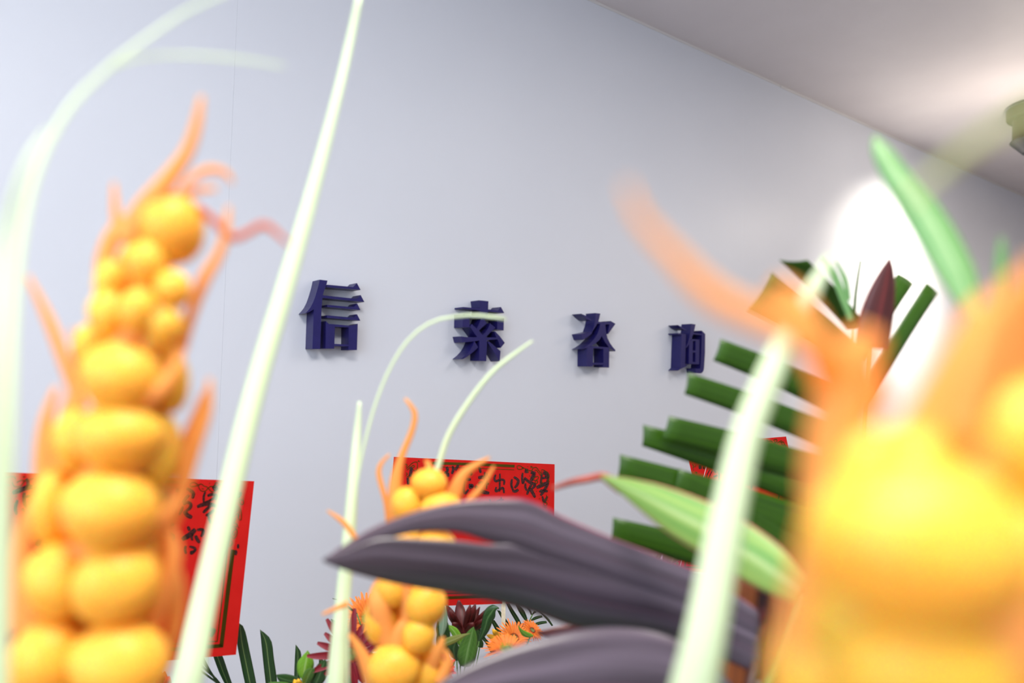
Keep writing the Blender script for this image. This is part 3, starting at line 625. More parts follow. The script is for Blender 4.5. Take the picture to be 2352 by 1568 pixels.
# middle spike, about 0.7 m
Z = .78
K = [(986, 1108, Z-.01, 42, 34), (935, 1158, Z-.012, 36, 42), (1012, 1165, Z-.014, 50, 38), (970, 1200, Z+.02, 55, 50), (925, 1240, Z-.01, 45, 40), (1000, 1255, Z-.012, 48, 42), (905, 1350, Z-.01, 38, 44), (978, 1385, Z-.012, 48, 52), (962, 1456, Z-.018, 40, 42),
     (876, 1420, Z-.006, 40, 56), (905, 1530, Z-.02, 62, 56), (985, 1540, Z-.004, 38, 50), (930, 1320, Z+.03, 60, 50), (930, 1420, Z+.03, 70, 60), (940, 1520, Z+.03, 75, 60), (900, 1640, Z-.01, 60, 56), (970, 1650, Z, 60, 50)]
BR = [[(925, 1250, Z, 40), (908, 1180, Z, 34), (908, 1110, Z, 28), (922, 1050, Z, 16), (948, 985, Z, 13), (952, 945, Z, 12), (930, 915, Z, 5)], [(898, 1260, Z+.01, 14), (888, 1160, Z+.01, 12), (870, 1080, Z+.01, 11), (895, 1043, Z+.01, 4)],
      [(1020, 1190, Z, 46), (1045, 1130, Z, 36), (1070, 1085, Z, 22), (1125, 1050, Z, 5)], [(1050, 1200, Z, 20), (1070, 1160, Z, 16), (1105, 1120, Z, 14), (1135, 1070, Z, 5)], [(1000, 1160, Z-.01, 20), (985, 1070, Z+.01, 14), (975, 1058, Z+.01, 4)],
      [(820, 1240, Z, 12), (790, 1200, Z, 12), (752, 1172, Z, 4)], [(890, 1330, Z, 40), (870, 1380, Z-.02, 50), (890, 1470, Z-.02, 44), (950, 1520, Z-.02, 20)], [(860, 1568, Z-.02, 44), (830, 1500, Z-.02, 26), (803, 1455, Z-.02, 10)],
      [(975, 1568, Z-.01, 40), (1005, 1500, Z-.02, 26), (1018, 1462, Z-.02, 8)], [(985, 1400, Z-.016, 16), (930, 1440, Z-.02, 40), (905, 1500, Z-.02, 40)], [(925, 1340, Z-.02, 24), (940, 1400, Z-.02, 34), (925, 1450, Z-.02, 12)], [(800, 1385, Z, 14), (740, 1410, Z, 5)], [(1010, 1568, Z-.02, 30), (1030, 1520, Z-.02, 20), (1020, 1490, Z-.02, 8)]]
spike(P(930, 1700, Z), 'smaller orange knobbly spike in front of the middle red card', [(980, 1100, Z, 14), (955, 1250, Z, 30), (935, 1400, Z, 36), (930, 1700, Z, 36)], K, BR, B0)
# nearest spike, about 0.15 m
Z = .165
K = [(2110, 1240, Z-.012, 250, 190), (2350, 1010, Z, 140, 140), (2110, 1080, Z+.004, 110, 100), (2260, 1020, Z+.006, 120, 110), (2330, 1330, Z-.004, 160, 200), (1990, 1400, Z, 150, 170), (2130, 1520, Z-.012, 210, 150), (1900, 1540, Z+.004, 130, 140), (2300, 1640, Z-.006, 200, 180), (1990, 1100, Z+.012, 110, 130),
     (2310, 800, Z+.02, 90, 90), (2370, 760, Z+.02, 90, 90), (2290, 880, Z+.02, 110, 110), (2150, 1120, Z+.03, 180, 160), (2150, 1350, Z+.03, 200, 180), (2080, 1550, Z+.03, 220, 160)]
BR = [[(1960, 960, Z+.02, 130), (1870, 790, Z, 76), (1760, 735, Z, 54), (1640, 680, Z, 52), (1540, 580, Z, 34), (1470, 500, Z, 22), (1440, 425, Z, 6)],
      [(1930, 1250, Z+.01, 170), (1925, 1060, Z+.01, 160), (1945, 900, Z+.01, 130), (2000, 760, Z+.01, 60)], [(2120, 1010, Z+.01, 130), (2170, 890, Z+.01, 100), (2235, 760, Z+.01, 80), (2270, 690, Z+.01, 40)],
      [(1860, 1568, Z, 160), (1880, 1380, Z, 150), (1905, 1200, Z, 120), (1930, 1100, Z, 60)], [(2010, 950, Z+.014, 90), (1960, 860, Z+.014, 110), (1905, 790, Z+.014, 70)], [(2210, 1010, Z-.004, 120), (2250, 860, Z-.004, 130), (2290, 740, Z-.004, 90), (2350, 640, Z-.004, 40)], [(2330, 900, Z, 110), (2350, 760, Z, 90), (2385, 600, Z, 50)],
      [(2330, 1568, Z-.02, 160), (2340, 1420, Z-.02, 130), (2350, 1300, Z-.015, 60)], [(2200, 1150, Z, 120), (2280, 1080, Z-.005, 110), (2350, 1000, Z-.005, 50)], [(1890, 790, Z+.02, 50), (1820, 700, Z+.02, 70), (1775, 655, Z+.02, 40)]]
spike(P(2130, 1800, Z), 'nearest orange spike, a huge blurred mass filling the lower right corner', [(2320, 760, Z+.03, 60), (2240, 1000, Z+.03, 110), (2150, 1250, Z+.03, 180), (2130, 1800, Z+.03, 160)], K, BR, B0+Vector((-.05, 0, 0)))

# ================================================================== grass blades
def blade(path, label, m='blade', extra=None, B=B0, st=True):
    p0 = P(*path[0][:3])
    t = thing('ornamental_grass', p0, label, 'grass', 'pale grass blades')
    ribbon('blade', path, M[m], t, n=40, bulge=.16, th=.0005)
    if st:
        tube('stem', bez(p0, p0*.6+B*.4+Vector((0, 0, -.08)), root(B, .1)), .0018, M['blade'], t)
    for e in (extra or []): ribbon('side_blade', e, M[m], t, n=30, bulge=.16, th=.0005)
    return t
blade([(395, 1700, .56, 74), (430, 1568, .56, 70), (470, 1380, .57, 62), (530, 1120, .58, 54), (590, 880, .59, 48), (655, 660, .6, 42), (715, 450, .61, 32), (770, 240, .62, 22), (805, 90, .63, 18), (828, -20, .63, 14)], 'long straight pale blade crossing the left red card up to the top edge')
blade([(5, 1700, .30, 26), (12, 1400, .30, 26), (20, 1000, .30, 26), (35, 650, .31, 22), (75, 420, .32, 17), (150, 260, .33, 13), (250, 155, .34, 10), (340, 85, .35, 8), (430, 25, .36, 7), (520, -15, .36, 5)], 'faint arching blade along the left edge of the frame', 'blade',
      extra=[[(250, 158, .34, 5), (310, 135, .35, 6), (400, 127, .36, 6), (520, 133, .37, 6), (655, 152, .38, 3)]])
blade([(-10, 1700, .27, 34), (-8, 1200, .27, 34), (-4, 800, .27, 30), (10, 560, .28, 24), (60, 380, .28, 14), (110, 300, .29, 5)], 'blurred blade hugging the left border, behind the arching one')
blade([(765, 1700, .80, 44), (772, 1568, .80, 42), (785, 1400, .81, 34), (800, 1250, .82, 30), (812, 1100, .83, 23), (820, 1000, .84, 17), (826, 922, .84, 7)], 'upright pale blade left of the purple leaf tip')
blade([(800, 1700, .80, 6), (800, 1400, .80, 6), (815, 1150, .80, 6), (842, 1000, .8, 6), (880, 880, .8, 6), (930, 790, .8, 6), (990, 740, .8, 6), (1060, 725, .8, 6), (1110, 725, .8, 6.5), (1162, 733, .8, 6)], 'thin arching blade that crosses the second sign character', 'blade')
blade([(925, 1720, .85, 14), (935, 1400, .85, 14), (970, 1180, .85, 14), (1005, 1075, .85, 14), (1030, 1000, .85, 13), (1075, 925, .85, 12), (1130, 855, .85, 10), (1185, 810, .85, 8), (1224, 782, .85, 4)], 'short curved blade rising from the middle spike')
blade([(1560, 1720, .33, 120), (1612, 1500, .33, 100), (1650, 1300, .335, 88), (1680, 1150, .34, 80), (1715, 1000, .345, 72), (1765, 870, .35, 64), (1815, 760, .355, 54), (1870, 660, .36, 36), (1905, 590, .365, 12)], 'broad pale blade in front of the cut palm leaf')
t = blade([(2080, 470, .17, 9), (2150, 400, .17, 24), (2230, 335, .165, 30), (2300, 290, .16, 32), (2380, 240, .155, 34), (2480, 200, .15, 30)], 'blurred straw coloured blade at the upper right', 'bladey', st=False)

# ================================================================== purple leaves
t = thing('purple_leaf', P(1720, 1560, .66), 'large dark purple leaf with a split, its tip pointing left', 'leaf', 'dark purple leaves')
# upper half of the folded leaf and lower half, leaving the lens-shaped split between them
edges('upper_blade', [(740, 1286), (800, 1245), (870, 1206), (960, 1172), (1060, 1150), (1150, 1144), (1215, 1148), (1290, 1185), (1400, 1232), (1500, 1270), (1620, 1320), (1740, 1400)],
      [(742, 1288), (800, 1272), (870, 1245), (955, 1222), (1050, 1222), (1110, 1240), (1180, 1262), (1260, 1290), (1400, 1330), (1520, 1370), (1640, 1420), (1740, 1470)], .60, .70, M['purple_up'], t, n=48, bulge=.10, nc=10)
edges('lower_blade', [(742, 1282), (800, 1262), (870, 1236), (950, 1236), (1050, 1242), (1120, 1250), (1180, 1250), (1260, 1268), (1400, 1305), (1520, 1345), (1640, 1395), (1740, 1445)],
      [(744, 1290), (800, 1312), (880, 1334), (960, 1350), (1060, 1366), (1150, 1386), (1240, 1412), (1320, 1440), (1420, 1455), (1520, 1465), (1630, 1500), (1740, 1550)], .598, .70, M['purple_low'], t, n=48, bulge=.08, dz=-.02, nc=10)
add_stem(t, P(1735, 1510, .70), B0, .004, 'stemdark')
t = thing('purple_leaf', P(1650, 1640, .62), 'second dark purple leaf, arching along the bottom edge', 'leaf', 'dark purple leaves')
edges('leaf_blade', [(960, 1620), (1010, 1568), (1080, 1525), (1160, 1490), (1250, 1462), (1340, 1444), (1430, 1440), (1520, 1455), (1610, 1500), (1680, 1570)],
      [(965, 1640), (1040, 1640), (1130, 1650), (1220, 1660), (1300, 1668), (1380, 1672), (1460, 1676), (1540, 1676), (1610, 1670), (1680, 1650)], .56, .66, M['purple_low'], t, n=40, bulge=.16, nc=10)
add_stem(t, P(1675, 1610, .66), B0, .004, 'stemdark')
# dark leaf shape added as the shade in the gap between the two
t = thing('purple_leaf', P(1600, 1530, .74), 'near-black leaf shape standing in for the shade between the two large purple leaves', 'leaf', 'dark purple leaves')
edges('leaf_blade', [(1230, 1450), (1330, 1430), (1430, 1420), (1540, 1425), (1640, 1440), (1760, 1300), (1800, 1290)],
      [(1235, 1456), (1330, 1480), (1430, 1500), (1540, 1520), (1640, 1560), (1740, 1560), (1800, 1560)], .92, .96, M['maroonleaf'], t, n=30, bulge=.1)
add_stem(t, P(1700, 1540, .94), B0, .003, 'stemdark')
t = thing('maroon_leaf', P(2003, 800, .85), 'pointed dark maroon leaf in front of the bright wall patch', 'leaf')
edges('leaf_blade', [(2043, 590), (2020, 622), (1996, 665), (1978, 710), (1969, 745), (1964, 790)], [(2044, 590), (2052, 615), (2056, 660), (2054, 710), (2050, 745), (2040, 805)], .84, .85, M['maroonleaf'], t, n=24, bulge=.14)
add_stem(t, P(2003, 796, .85), B0+RGT*.18, .002, 'stem', r=.02)

# ================================================================== pink-edged green leaf with a curled tip
t = thing('green_leaf', P(1800, 1350, .6), 'green leaf with a pink edge and long curled red tip', 'leaf')
edges('leaf_blade', [(1380, 1090), (1440, 1098), (1510, 1112), (1590, 1138), (1670, 1172), (1740, 1215), (1800, 1262), (1850, 1330)], [(1382, 1098), (1420, 1128), (1480, 1180), (1540, 1228), (1610, 1272), (1680, 1318), (1750, 1356), (1820, 1385)], .66, .56, M['pinkedge'], t, n=36, bulge=.12, nc=10)
ribbon('curled_tip', [(1268, 1122, .68, 8), (1310, 1108, .675, 14), (1350, 1100, .67, 16), (1384, 1094, .665, 18), (1405, 1108, .66, 20), (1425, 1130, .66, 10)], M['stemred'], t, label='curled red leaf tip', bulge=.3)
add_stem(t, P(1835, 1365, .56), B0, .003)

# ================================================================== upper right fresh leaves
t = thing('green_leaf', P(2240, 690, .42), 'upright fresh green leaf at the upper right', 'leaf')
edges('leaf_blade', [(2008, 312), (2002, 345), (2022, 400), (2060, 470), (2105, 550), (2145, 620), (2185, 680), (2230, 740)], [(2012, 312), (2050, 345), (2095, 400), (2145, 455), (2190, 520), (2222, 580), (2245, 640), (2260, 740)], .44, .38, M['fresh'], t, n=36, bulge=.14, nc=10)
add_stem(t, P(2243, 730, .38), B0+RGT*.12, .003)
t = thing('green_leaf', P(2300, 680, .4), 'small narrow green shoot at the right edge', 'leaf')
ribbon('leaf_blade', [(2298, 700, .38, 40), (2299, 640, .38, 34), (2300, 590, .38, 26), (2300, 545, .38, 8)], M['fresh'], t, bulge=.15)
add_stem(t, P(2298, 700, .38), B0+RGT*.12, .003)

# ================================================================== cut palm leaf
t = thing('palm_leaf', P(1900, 1330, .92), 'green palm leaf with square-cut leaflets pointing left', 'palm leaf')
rac = crv([P(1985, 740, .98), P(1965, 850, .96), P(1935, 1000, .94), P(1905, 1150, .92), P(1890, 1300, .9), P(1880, 1420, .9)], 24)
tube('rachis', rac+[rac[-1]*.5+(B0+RGT*.12)*.5, root(B0+RGT*.12, .03)], .003, M['stem'], t, r1=.005)
LF = [((1790, 597), (1855, 597), (1990, 745), (1945, 755)), ((1772, 625), (1716, 712), (1965, 855), (1990, 810)), ((1655, 778), (1638, 828), (1935, 965), (1955, 905)), ((1580, 855), (1572, 905), (1930, 1048), (1945, 988)),
      ((1537, 955), (1518, 1010), (1915, 1130), (1930, 1062)), ((1477, 975), (1475, 1024), (1905, 1190), (1915, 1100)), ((1424, 1043), (1418, 1098), (1890, 1290), (1905, 1180)), ((1408, 1188), (1403, 1240), (1880, 1400), (1890, 1310)), ((1560, 1075), (1545, 1130), (1888, 1340), (1898, 1255)),
      ((2098, 652), (2062, 628), (1960, 810), (1990, 830)), ((2154, 674), (2128, 650), (1980, 890), (1995, 935))]
for i, (a, b, c_, d_) in enumerate(LF):
    z0 = .86+.01*(i % 3)
    if i > 8: a, b, c_, d_ = a, b, c_, d_; z0 = 1.0
    L = [P(a[0]+(d_[0]-a[0])*k/11, a[1]+(d_[1]-a[1])*k/11-6*math.sin(math.pi*k/11), z0+(.95-z0)*k/11) for k in range(12)]
    R = [P(b[0]+(c_[0]-b[0])*k/11, b[1]+(c_[1]-b[1])*k/11-6*math.sin(math.pi*k/11), z0+(.95-z0)*k/11) for k in range(12)]
    strip('leaflet', L, R, M['palm'], t, bulge=.07)
t = thing('grass_tuft', P(1960, 730, 1.1), 'wispy grass ends before the bright wall patch', 'grass')
ribbon('wisp', [(1962, 740, 1.1, 6), (1964, 690, 1.1, 6), (1970, 640, 1.1, 5), (1977, 598, 1.1, 4)], M['palm'], t)
ribbon('wisp', [(1955, 735, .8, 12), (1935, 680, .8, 18), (1910, 620, .8, 14), (1885, 590, .8, 4)], M['fresh'], t)
ribbon('wisp', [(1950, 690, .8, 10), (1940, 640, .8, 12), (1920, 600, .8, 4)], M['fresh'], t)
add_stem(t, P(1960, 738, 1.1), B0+RGT*.15, .0015, r=.02)
t = thing('shaded_spike_strap', P(1700, 1580, 1.0), 'brown strap standing in for a shaded orange spike behind the broad pale blade', 'leaf')  # spike in shade, drawn as a strap with the darkness in its colour
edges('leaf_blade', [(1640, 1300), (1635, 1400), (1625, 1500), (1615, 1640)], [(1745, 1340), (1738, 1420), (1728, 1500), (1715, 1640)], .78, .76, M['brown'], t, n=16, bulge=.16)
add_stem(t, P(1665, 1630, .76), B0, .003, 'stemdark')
t = thing('shaded_spike_strap', P(1790, 1580, 1.0), 'narrow brown strap for a shaded orange spike beside the nearest orange spike', 'leaf')  # second strap of the same kind, shade painted into the brown
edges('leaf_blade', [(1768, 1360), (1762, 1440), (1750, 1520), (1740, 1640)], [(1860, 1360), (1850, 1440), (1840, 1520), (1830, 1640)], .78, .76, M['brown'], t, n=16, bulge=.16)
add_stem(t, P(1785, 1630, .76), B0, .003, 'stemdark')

# ================================================================== flowers and foliage under the cards
def outline_leaf(pts_l, pts_r, z, m, label, B, ox=0, oy=0, sc=1, dz=.015, bulge=.12, name='green_leaf', cat='leaf', group='leaves under the cards'):
    cv = lambda q: [(ox+x/sc, oy+y/sc) for x, y in q]
    a = cv(pts_l); b = cv(pts_r)
    base = P(b[-1][0], b[-1][1], z)
    t = thing(name, base, label, cat, group)
    edges('leaf_blade', a, b, z-dz, z+dz, M[m], t, n=22, bulge=bulge, th=.0005)
    add_stem(t, (P(a[-1][0], a[-1][1], z+dz)+P(b[-1][0], b[-1][1], z+dz))/2, B, .0016, r=.06)
    return t
c7 = dict(ox=1000, oy=1320, sc=5.88); c8 = dict(ox=440, oy=1360, sc=4.2)
outline_leaf([(515, 700), (440, 760), (365, 870), (310, 1010), (295, 1120), (330, 1220)], [(517, 700), (550, 780), (568, 880), (562, 1000), (545, 1120), (470, 1230)], 1.66, 'leafmid', 'broad mid green leaf under the middle red card', B2, **c7)
outline_leaf([(180, 676), (188, 740), (225, 810), (270, 880), (310, 940), (335, 970)], [(182, 674), (240, 690), (300, 730), (345, 800), (375, 880), (350, 965)], 1.68, 'leafbright', 'bright green folded leaf below the maroon flower', B2, **c7)
outline_leaf([(105, 365), (60, 440), (48, 560), (50, 680), (55, 780), (70, 830)], [(107, 365), (145, 450), (165, 560), (163, 660), (140, 750), (95, 830)], 1.7, 'leafgrey', 'grey-green leaf beside the small orange spike', B2, **c7)
outline_leaf([(475, 785), (370, 795), (270, 812), (160, 845), (80, 900), (20, 980)], [(475, 790), (400, 830), (300, 900), (200, 950), (120, 985), (30, 1040)], 1.62, 'leafolive', 'olive leaf pointing right above the purple leaf', B2, **c7)
outline_leaf([(280, 900), (220, 920), (175, 965), (185, 1040), (215, 1100), (280, 1160)], [(282, 900), (315, 960), (325, 1020), (318, 1080), (310, 1120), (300, 1160)], 1.7, 'leafdark', 'dark glossy leaf behind the broad mid green one', B2, **c7)
outline_leaf([(860, 440), (830, 420), (775, 402), (710, 430), (655, 500), (630, 620), (605, 760), (585, 880)], [(862, 460), (830, 462), (812, 500), (810, 560), (770, 640), (730, 740), (670, 830), (600, 900)], 1.75, 'leafdark', 'long drooping green leaf beside the wooden stick', B2, bulge=.2, **c7)
outline_leaf([(1118, 672), (1125, 720), (1150, 780), (1180, 820), (1230, 840)], [(1120, 672), (1160, 725), (1220, 760), (1290, 790), (1330, 820)], 1.72, 'leafbright', 'small bright leaf among the orange petals', B2, **c7)
outline_leaf([(500, 680), (480, 720), (450, 780), (500, 880), (560, 960)], [(510, 680), (570, 750), (620, 850), (650, 920), (640, 980)], 1.9, 'leafdark', 'dark leaf edge behind the drooping leaf', B2, **c7)
outline_leaf([(30, 620), (10, 720), (20, 800), (10, 900), (10, 1150)], [(170, 640), (190, 720), (200, 820), (180, 960), (200, 1200)], 1.76, 'leafdark', 'dark green leaf half covered by the small orange spike', B2, **c7)
outline_leaf([(1120, 558), (1070, 610), (1025, 670), (1016, 740), (1035, 800), (1075, 850)], [(1121, 558), (1155, 610), (1180, 670), (1175, 730), (1150, 790), (1095, 850)], 1.52, 'leafbright', 'bright lime leaf standing up at the bottom edge', B1, **c8)
outline_leaf([(1150, 730), (1105, 745), (1075, 800), (1065, 860), (1080, 920)], [(1186, 732), (1188, 780), (1165, 840), (1140, 880), (1110, 925)], 1.5, 'leafmid', 'small green leaf overlapping the lime leaf', B1, **c8)
outline_leaf([(815, 792), (900, 786), (980, 800), (1045, 835), (1070, 860)], [(816, 796), (840, 850), (900, 890), (980, 900), (1060, 890)], 1.53, 'leafdark', 'dark glossy leaf lying left of the lime leaf', B1, **c8)
outline_leaf([(1290, 645), (1220, 690), (1180, 760), (1155, 830), (1140, 920)], [(1292, 645), (1315, 720), (1305, 800), (1270, 870), (1200, 930)], 1.5, 'leafdark', 'dark leaf between the lime leaf and the upright blade', B1, **c8)
outline_leaf([(740, 868), (820, 860), (900, 862), (960, 880), (990, 900)], [(740, 874), (820, 900), (900, 930), (960, 930), (990, 920)], 1.5, 'leafmid', 'flat green leaf cut by the bottom edge', B1, **c8)
outline_leaf([(1500, 760), (1480, 800), (1475, 860), (1480, 930)], [(1510, 760), (1540, 800), (1560, 870), (1570, 930)], 1.52, 'leafdark', 'dark leaf under the crimson gerbera', B1, **c8)
outline_leaf([(1342, 258), (1355, 290), (1362, 330), (1375, 400)], [(1345, 256), (1385, 275), (1420, 320), (1440, 400)], 1.7, 'leafdark', 'tiny green leaf tip left of the orange gerbera', B2, **c8)
outline_leaf([(1358, 56), (1420, 72), (1480, 105), (1540, 150), (1600, 200)], [(1360, 62), (1420, 82), (1470, 120), (1520, 160), (1590, 210)], 1.7, 'palmdark', 'thin pointed leaf arching over the orange gerbera', B2, **c8)
# leaves near the right cards
c9 = dict(ox=1460, oy=1220, sc=10.69)
outline_leaf([(340, 300), (250, 400), (220, 500), (250, 620), (350, 700)], [(345, 300), (450, 320), (560, 420), (600, 560), (540, 760)], 2.2, 'leafgrey', 'grey-green leaf left of the front right card', B3, **c9)
outline_leaf([(635, 450), (560, 510), (500, 620), (470, 740), (470, 860)], [(640, 455), (640, 560), (600, 680), (560, 780), (540, 880)], 2.15, 'leafmid', 'narrow light leaf left of the front right card', B3, **c9)
outline_leaf([(740, 330), (700, 420), (680, 560), (660, 680), (700, 800)], [(900, 300), (1000, 420), (1100, 500), (1130, 640), (1000, 760)], 2.25, 'leafmid', 'larger green leaf touching the front right card', B3, **c9)
outline_leaf([(560, 700), (700, 760), (850, 790), (980, 820), (1080, 860)], [(560, 760), (700, 860), (850, 900), (960, 940), (1060, 960)], 2.15, 'leafdark', 'dark leaf below the green ones by the right cards', B3, **c9)
outline_leaf([(190, 415), (150, 470), (110, 560), (120, 680)], [(195, 415), (215, 480), (240, 560), (260, 680)], 2.2, 'leafgrey', 'small pale leaf tip above the purple leaf', B3, **c9)
# palm leaves
def palm(strips, label, z, B, name='palm_leaf', rachis=None, ox=0, oy=0, sc=1, m='palmdark'):
    cv = lambda q: (ox+q[0]/sc, oy+q[1]/sc)
    base = P(*cv(strips[0][1][-1]), z)
    t = thing(name, base, label, 'palm leaf', 'dark palm leaves')
    for s in strips:
        l, r = s[0], s[1]; l = [cv(p) for p in l]; r = [cv(p) for p in r]
        edges('leaflet', l, r, z-.01, z+.015, M[m], t, n=14, bulge=.10, th=.0004)
    if rachis:
        q = [P(*cv(p), z+.01) for p in rachis]
        tube('rachis', crv(q, 14)+[root(B, .05)], .0018, M['stem'], t)
    return t
palm([([(452, 293), (435, 455), (478, 700), (515, 874), (560, 1050)], [(454, 293), (510, 350), (568, 600), (624, 874), (650, 1050)]),
      ([(660, 358), (680, 560), (700, 750), (718, 900), (735, 1050)], [(662, 358), (765, 455), (795, 640), (822, 830), (840, 1050)]),
      ([(1004, 503), (998, 600), (992, 750), (990, 850), (985, 1000)], [(1006, 503), (1056, 580), (1052, 700), (1048, 850), (1040, 1000)]),
      ([(1230, 615), (1228, 680), (1226, 760)], [(1232, 615), (1270, 655), (1300, 760)]),
      ([(160, 480), (210, 620), (270, 780), (330, 900), (400, 1050)], [(240, 480), (302, 620), (350, 760), (400, 900), (470, 1050)]),
      ([(30, 480), (90, 640), (150, 740), (230, 860), (330, 1050)], [(60, 480), (130, 640), (190, 760), (260, 860), (370, 1050)]),
      ([(-40, 590), (60, 690), (140, 760), (250, 870), (350, 1050)], [(-35, 580), (80, 680), (170, 760), (270, 860), (370, 1040)]),
      ([(0, 700), (80, 760), (160, 820), (260, 900), (340, 1050)], [(5, 690), (90, 745), (180, 810), (280, 890), (370, 1040)])],
     'dark palm leaf with upright leaflets right of the left red card', 1.78, B1, rachis=[(1000, 1060), (700, 1080), (500, 1120), (350, 1080), (200, 1250)], **c8)
palm([([(955, 385), (1010, 500), (1080, 620), (1130, 720)], [(1000, 385), (1060, 480), (1130, 590), (1180, 700)]),
      ([(1080, 400), (1130, 500), (1190, 590), (1240, 650)], [(1120, 400), (1190, 470), (1230, 550), (1255, 640)]),
      ([(1220, 440), (1260, 480), (1290, 540)], [(1250, 440), (1290, 480), (1305, 530)]),
      ([(830, 470), (900, 600), (970, 720), (1030, 800)], [(870, 480), (950, 590), (1010, 680), (1060, 790)]),
      ([(740, 600), (800, 720), (850, 800), (900, 900)], [(800, 610), (860, 700), (900, 770), (930, 880)]),
      ([(590, 830), (660, 900), (700, 960), (740, 1040)], [(660, 830), (720, 900), (770, 960), (800, 1040)]),
      ([(480, 640), (540, 740), (590, 800), (640, 880)], [(560, 640), (610, 730), (650, 800), (690, 880)]),
      ([(1440, 545), (1390, 550), (1330, 570), (1280, 615)], [(1450, 570), (1390, 590), (1330, 612), (1275, 628)]),
      ([(1500, 620), (1420, 625), (1330, 655), (1250, 712)], [(1510, 650), (1420, 668), (1330, 695), (1240, 728)]),
      ([(1350, 480), (1420, 520), (1500, 600), (1570, 690)], [(1380, 470), (1450, 520), (1530, 590), (1590, 680)]),
      ([(1350, 490), (1330, 500), (1300, 530)], [(1370, 500), (1340, 520), (1305, 545)])],
     'dark palm leaf behind the wooden stick of the middle card', 2.15, B2, rachis=[(1340, 480), (1290, 580), (1230, 720), (1150, 860), (1050, 1050)], **c7)
# gerberas
def gerbera(cx, cy, z, r, disc_r, label, petal, disc, B, nrm=None, npet=26, width=.16, inner=None, droop=.15, rings=2, stem=True, jag=.1, disc2=None):
    c = P(cx, cy, z)
    nrm = (nrm or (-FWD)).normalized(); R = r/F*z; rd = disc_r/F*z
    a = nrm.orthogonal().normalized(); b = nrm.cross(a)
    t = thing('gerbera', c, label, 'flower', 'gerbera flowers')
    # one petal mesh per ring, shared
    def petal_mesh(L, w, mt, lift):
        v = []; uv = []; f = []; n = 7
        for i in range(n):
            s = i/(n-1); ww = w*(math.sin(math.pi*(.12+.80*s))**.7)
            for j in range(3):
                u = j/2-.5
                v.append((rd*.5+(L-rd*.5)*s, u*ww, lift*s*(L)-droop*L*s*s+abs(u)*ww*.35)); uv.append((j/2, s))
        for i in range(n-1):
            for j in range(2): k = i*3+j; f.append((k, k+1, k+4, k+3))
        me = bpy.data.meshes.new('petal'); me.from_pydata(v, [], f); ul = me.uv_layers.new(name='uv')
        for lp in me.loops: ul.data[lp.index].uv = uv[lp.vertex_index]
        me.materials.append(mt)
        for p in me.polygons: p.use_smooth = True
        return me
    for k in range(rings):
        me = petal_mesh(R*(1-.16*k), R*width, M[petal if k == 0 or not inner else inner], .12+.22*k)
        for i in range(npet):
            g = 2*math.pi*(i+.5*k)/npet+random.uniform(-.05, .05)
            o = bpy.data.objects.new('petal', me); COL.objects.link(o); o.parent = t
            d = a*math.cos(g)+b*math.sin(g); s = nrm.cross(d)
            m3 = Matrix((d, s, nrm)).transposed()
            o.rotation_euler = m3.to_euler(); sc = 1+random.uniform(-jag, jag); o.scale = (sc, 1, 1)
    # centre disc of small florets
    v = []; f = []
    for ring in range(9):
        rr = rd*(ring+.5)/9; cnt = max(5, int(6*(ring+.5)))
        for i in range(cnt):
            g = 2*math.pi*i/cnt+ring*.4; p = c+(a*math.cos(g)+b*math.sin(g))*rr; h = rd*(.30 if ring > 5 else .18)*(1+random.uniform(-.3, .5)); q = rd*.075
            k0 = len(v); v += [p+a*q, p+b*q, p-a*q, p-b*q, p+nrm*(h+.002)]
            f += [(k0, k0+1, k0+4), (k0+1, k0+2, k0+4), (k0+2, k0+3, k0+4), (k0+3, k0, k0+4)]
    o = mesh('centre_disc', v, f, M[disc], t); o['kind'] = 'stuff'
    lathe('calyx', [(rd*.3, -.014), (rd*.9, -.004), (rd*1.0, .0015), (rd*.5, .003)], c, M['stem'], t, seg=18, axis=nrm)
    if stem: add_stem(t, c-nrm*.013, B, .0022)
    return t
up = Vector((0, 0, 1))
gerbera(843, 1420, 1.74, 62, 17, 'orange gerbera with a yellow-green centre beside the small orange spike', 'orangepetal', 'discgreen', B2, nrm=(-FWD*.9+up*.55-RGT*.15), npet=34, width=.11, rings=3, inner='orangepetal')
gerbera(806, 1500, 1.5, 84, 20, 'crimson gerbera behind the upright pale blade', 'crimson', 'discred', B1, nrm=(-FWD+up*.1+RGT*.1), npet=19, width=.21, rings=1, jag=.2)
gerbera(1166, 1494, 1.60, 56, 22, 'orange gerbera peeping over the lower purple leaf', 'orangepetal', 'discgreen', B2, nrm=(-FWD*.35+up*1.0+RGT*.1), npet=34, width=.10, rings=3)
gerbera(1180, 1466, 1.9, 44, 12, 'orange-red gerbera right of the wooden stick', 'orangepetal', 'discred', B2, nrm=(-FWD*.8+up*.7+RGT*.4), npet=30, width=.12, rings=2)
gerbera(1222, 1448, 2.0, 30, 8, 'small orange gerbera at the right end of the middle bouquet', 'orangepetal', 'discred', B2, nrm=(-FWD*.5+up+RGT*.6), npet=24, width=.16, rings=2)
gerbera(1192, 1447, 2.05, 20, 5, 'small maroon bloom behind the orange ones', 'maroonpetal', 'discred', B2, nrm=(-FWD*.6+up), npet=14, width=.3, rings=2)
gerbera(1014, 1535, 1.62, 34, 9, 'red bloom low beside the small orange spike', 'redpetal', 'discred', B2, nrm=(-FWD+up*.6), npet=16, width=.26, rings=2)
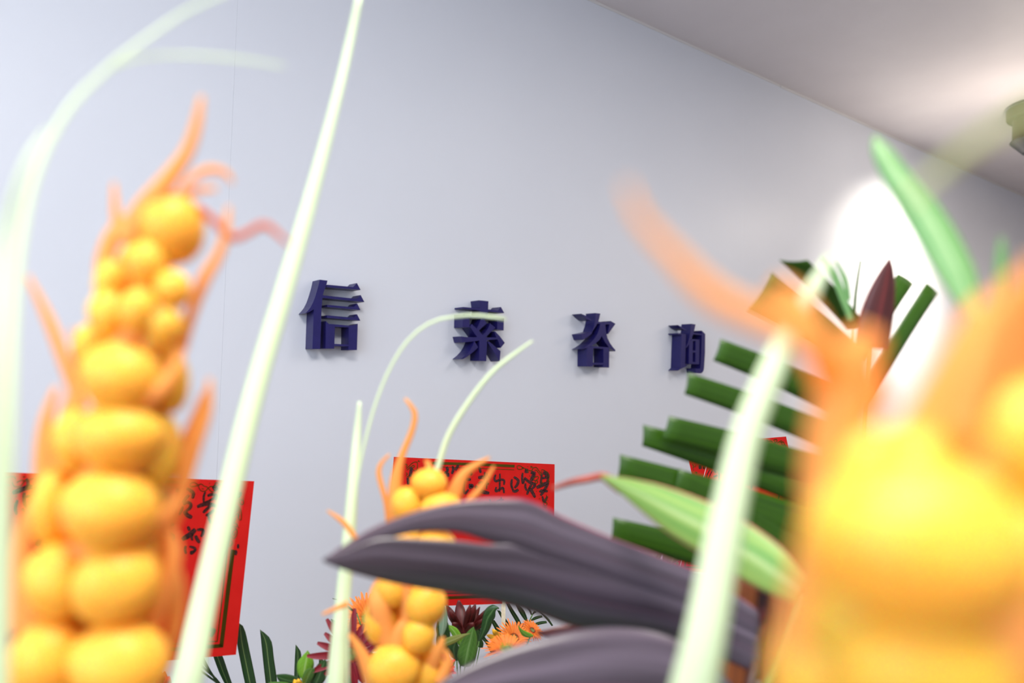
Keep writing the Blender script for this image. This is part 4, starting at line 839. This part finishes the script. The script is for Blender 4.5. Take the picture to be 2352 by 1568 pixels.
gerbera(1555, 1293, 2.35, 17, 4, 'small red bloom at the edge of the front right card', 'redpetal', 'discred', B3, nrm=(-FWD+up*.2), npet=12, width=.4, rings=2)
# petals drawn one by one for the lily-like blooms
def bloom(name, ox, oy, sc, basept, tips, z, m, label, B, cat='flower'):
    cv = lambda q: (ox+q[0]/sc, oy+q[1]/sc)
    bx, by = cv(basept); base = P(bx, by, z); t = thing(name, base, label, cat)
    for i, (tx, ty, w) in enumerate(tips):
        ex, ey = cv((tx, ty)); zz = z+(-.03 if i % 2 else .02)
        mx, my = (bx+ex)/2+(ex-bx)*.08, (by+ey)/2
        ribbon('petal', [(bx, by, z, w*.35/sc), ((bx*2+mx)/3, (by*2+my)/3, z, w*.7/sc), (mx, my, (z+zz)/2, w/sc), ((mx+ex)/2, (my+ey)/2, zz, w*.85/sc), (ex, ey, zz, w*.15/sc)], M[m], t, n=14, nc=4, bulge=.16, th=.0005)
    add_stem(t, base, B, .0025)
    return t
bloom('maroon_flower', 1000, 1320, 5.88, (385, 790), [(150, 400, 110), (190, 470, 100), (315, 340, 150), (540, 390, 110), (600, 430, 80), (680, 468, 60), (700, 508, 60), (670, 582, 80), (742, 604, 60), (470, 400, 100), (590, 540, 120), (520, 640, 120), (380, 560, 120), (230, 640, 120)], 1.8, 'maroonpetal', 'dark maroon pointed-petal flower hanging under the middle red card', B2)
bloom('yellow_flower', 1000, 1320, 5.88, (905, 880), [(692, 808, 70), (770, 728, 75), (930, 840, 60), (790, 920, 50), (840, 960, 50)], 1.78, 'yellowpetal', 'yellow-orange flower with two long petals left of the wooden stick', B2)
bloom('red_flower', 0, 1300, 5.113, (1920, 1500), [(1850, 1290, 90), (1900, 1240, 80), (1940, 1235, 90), (1990, 1290, 90), (1840, 1370, 80), (2000, 1400, 70), (1930, 1330, 110)], 1.62, 'redpetal', 'small deep red flower at the foot of the left card stick', B1)
bloom('yellow_flower', 440, 1360, 4.2, (1040, 940), [(990, 838, 60), (1030, 832, 60), (1080, 842, 24), (1100, 880, 50), (970, 880, 50)], 1.5, 'yellowpetal', 'small yellow flower tip at the bottom edge under the lime leaf', B1)
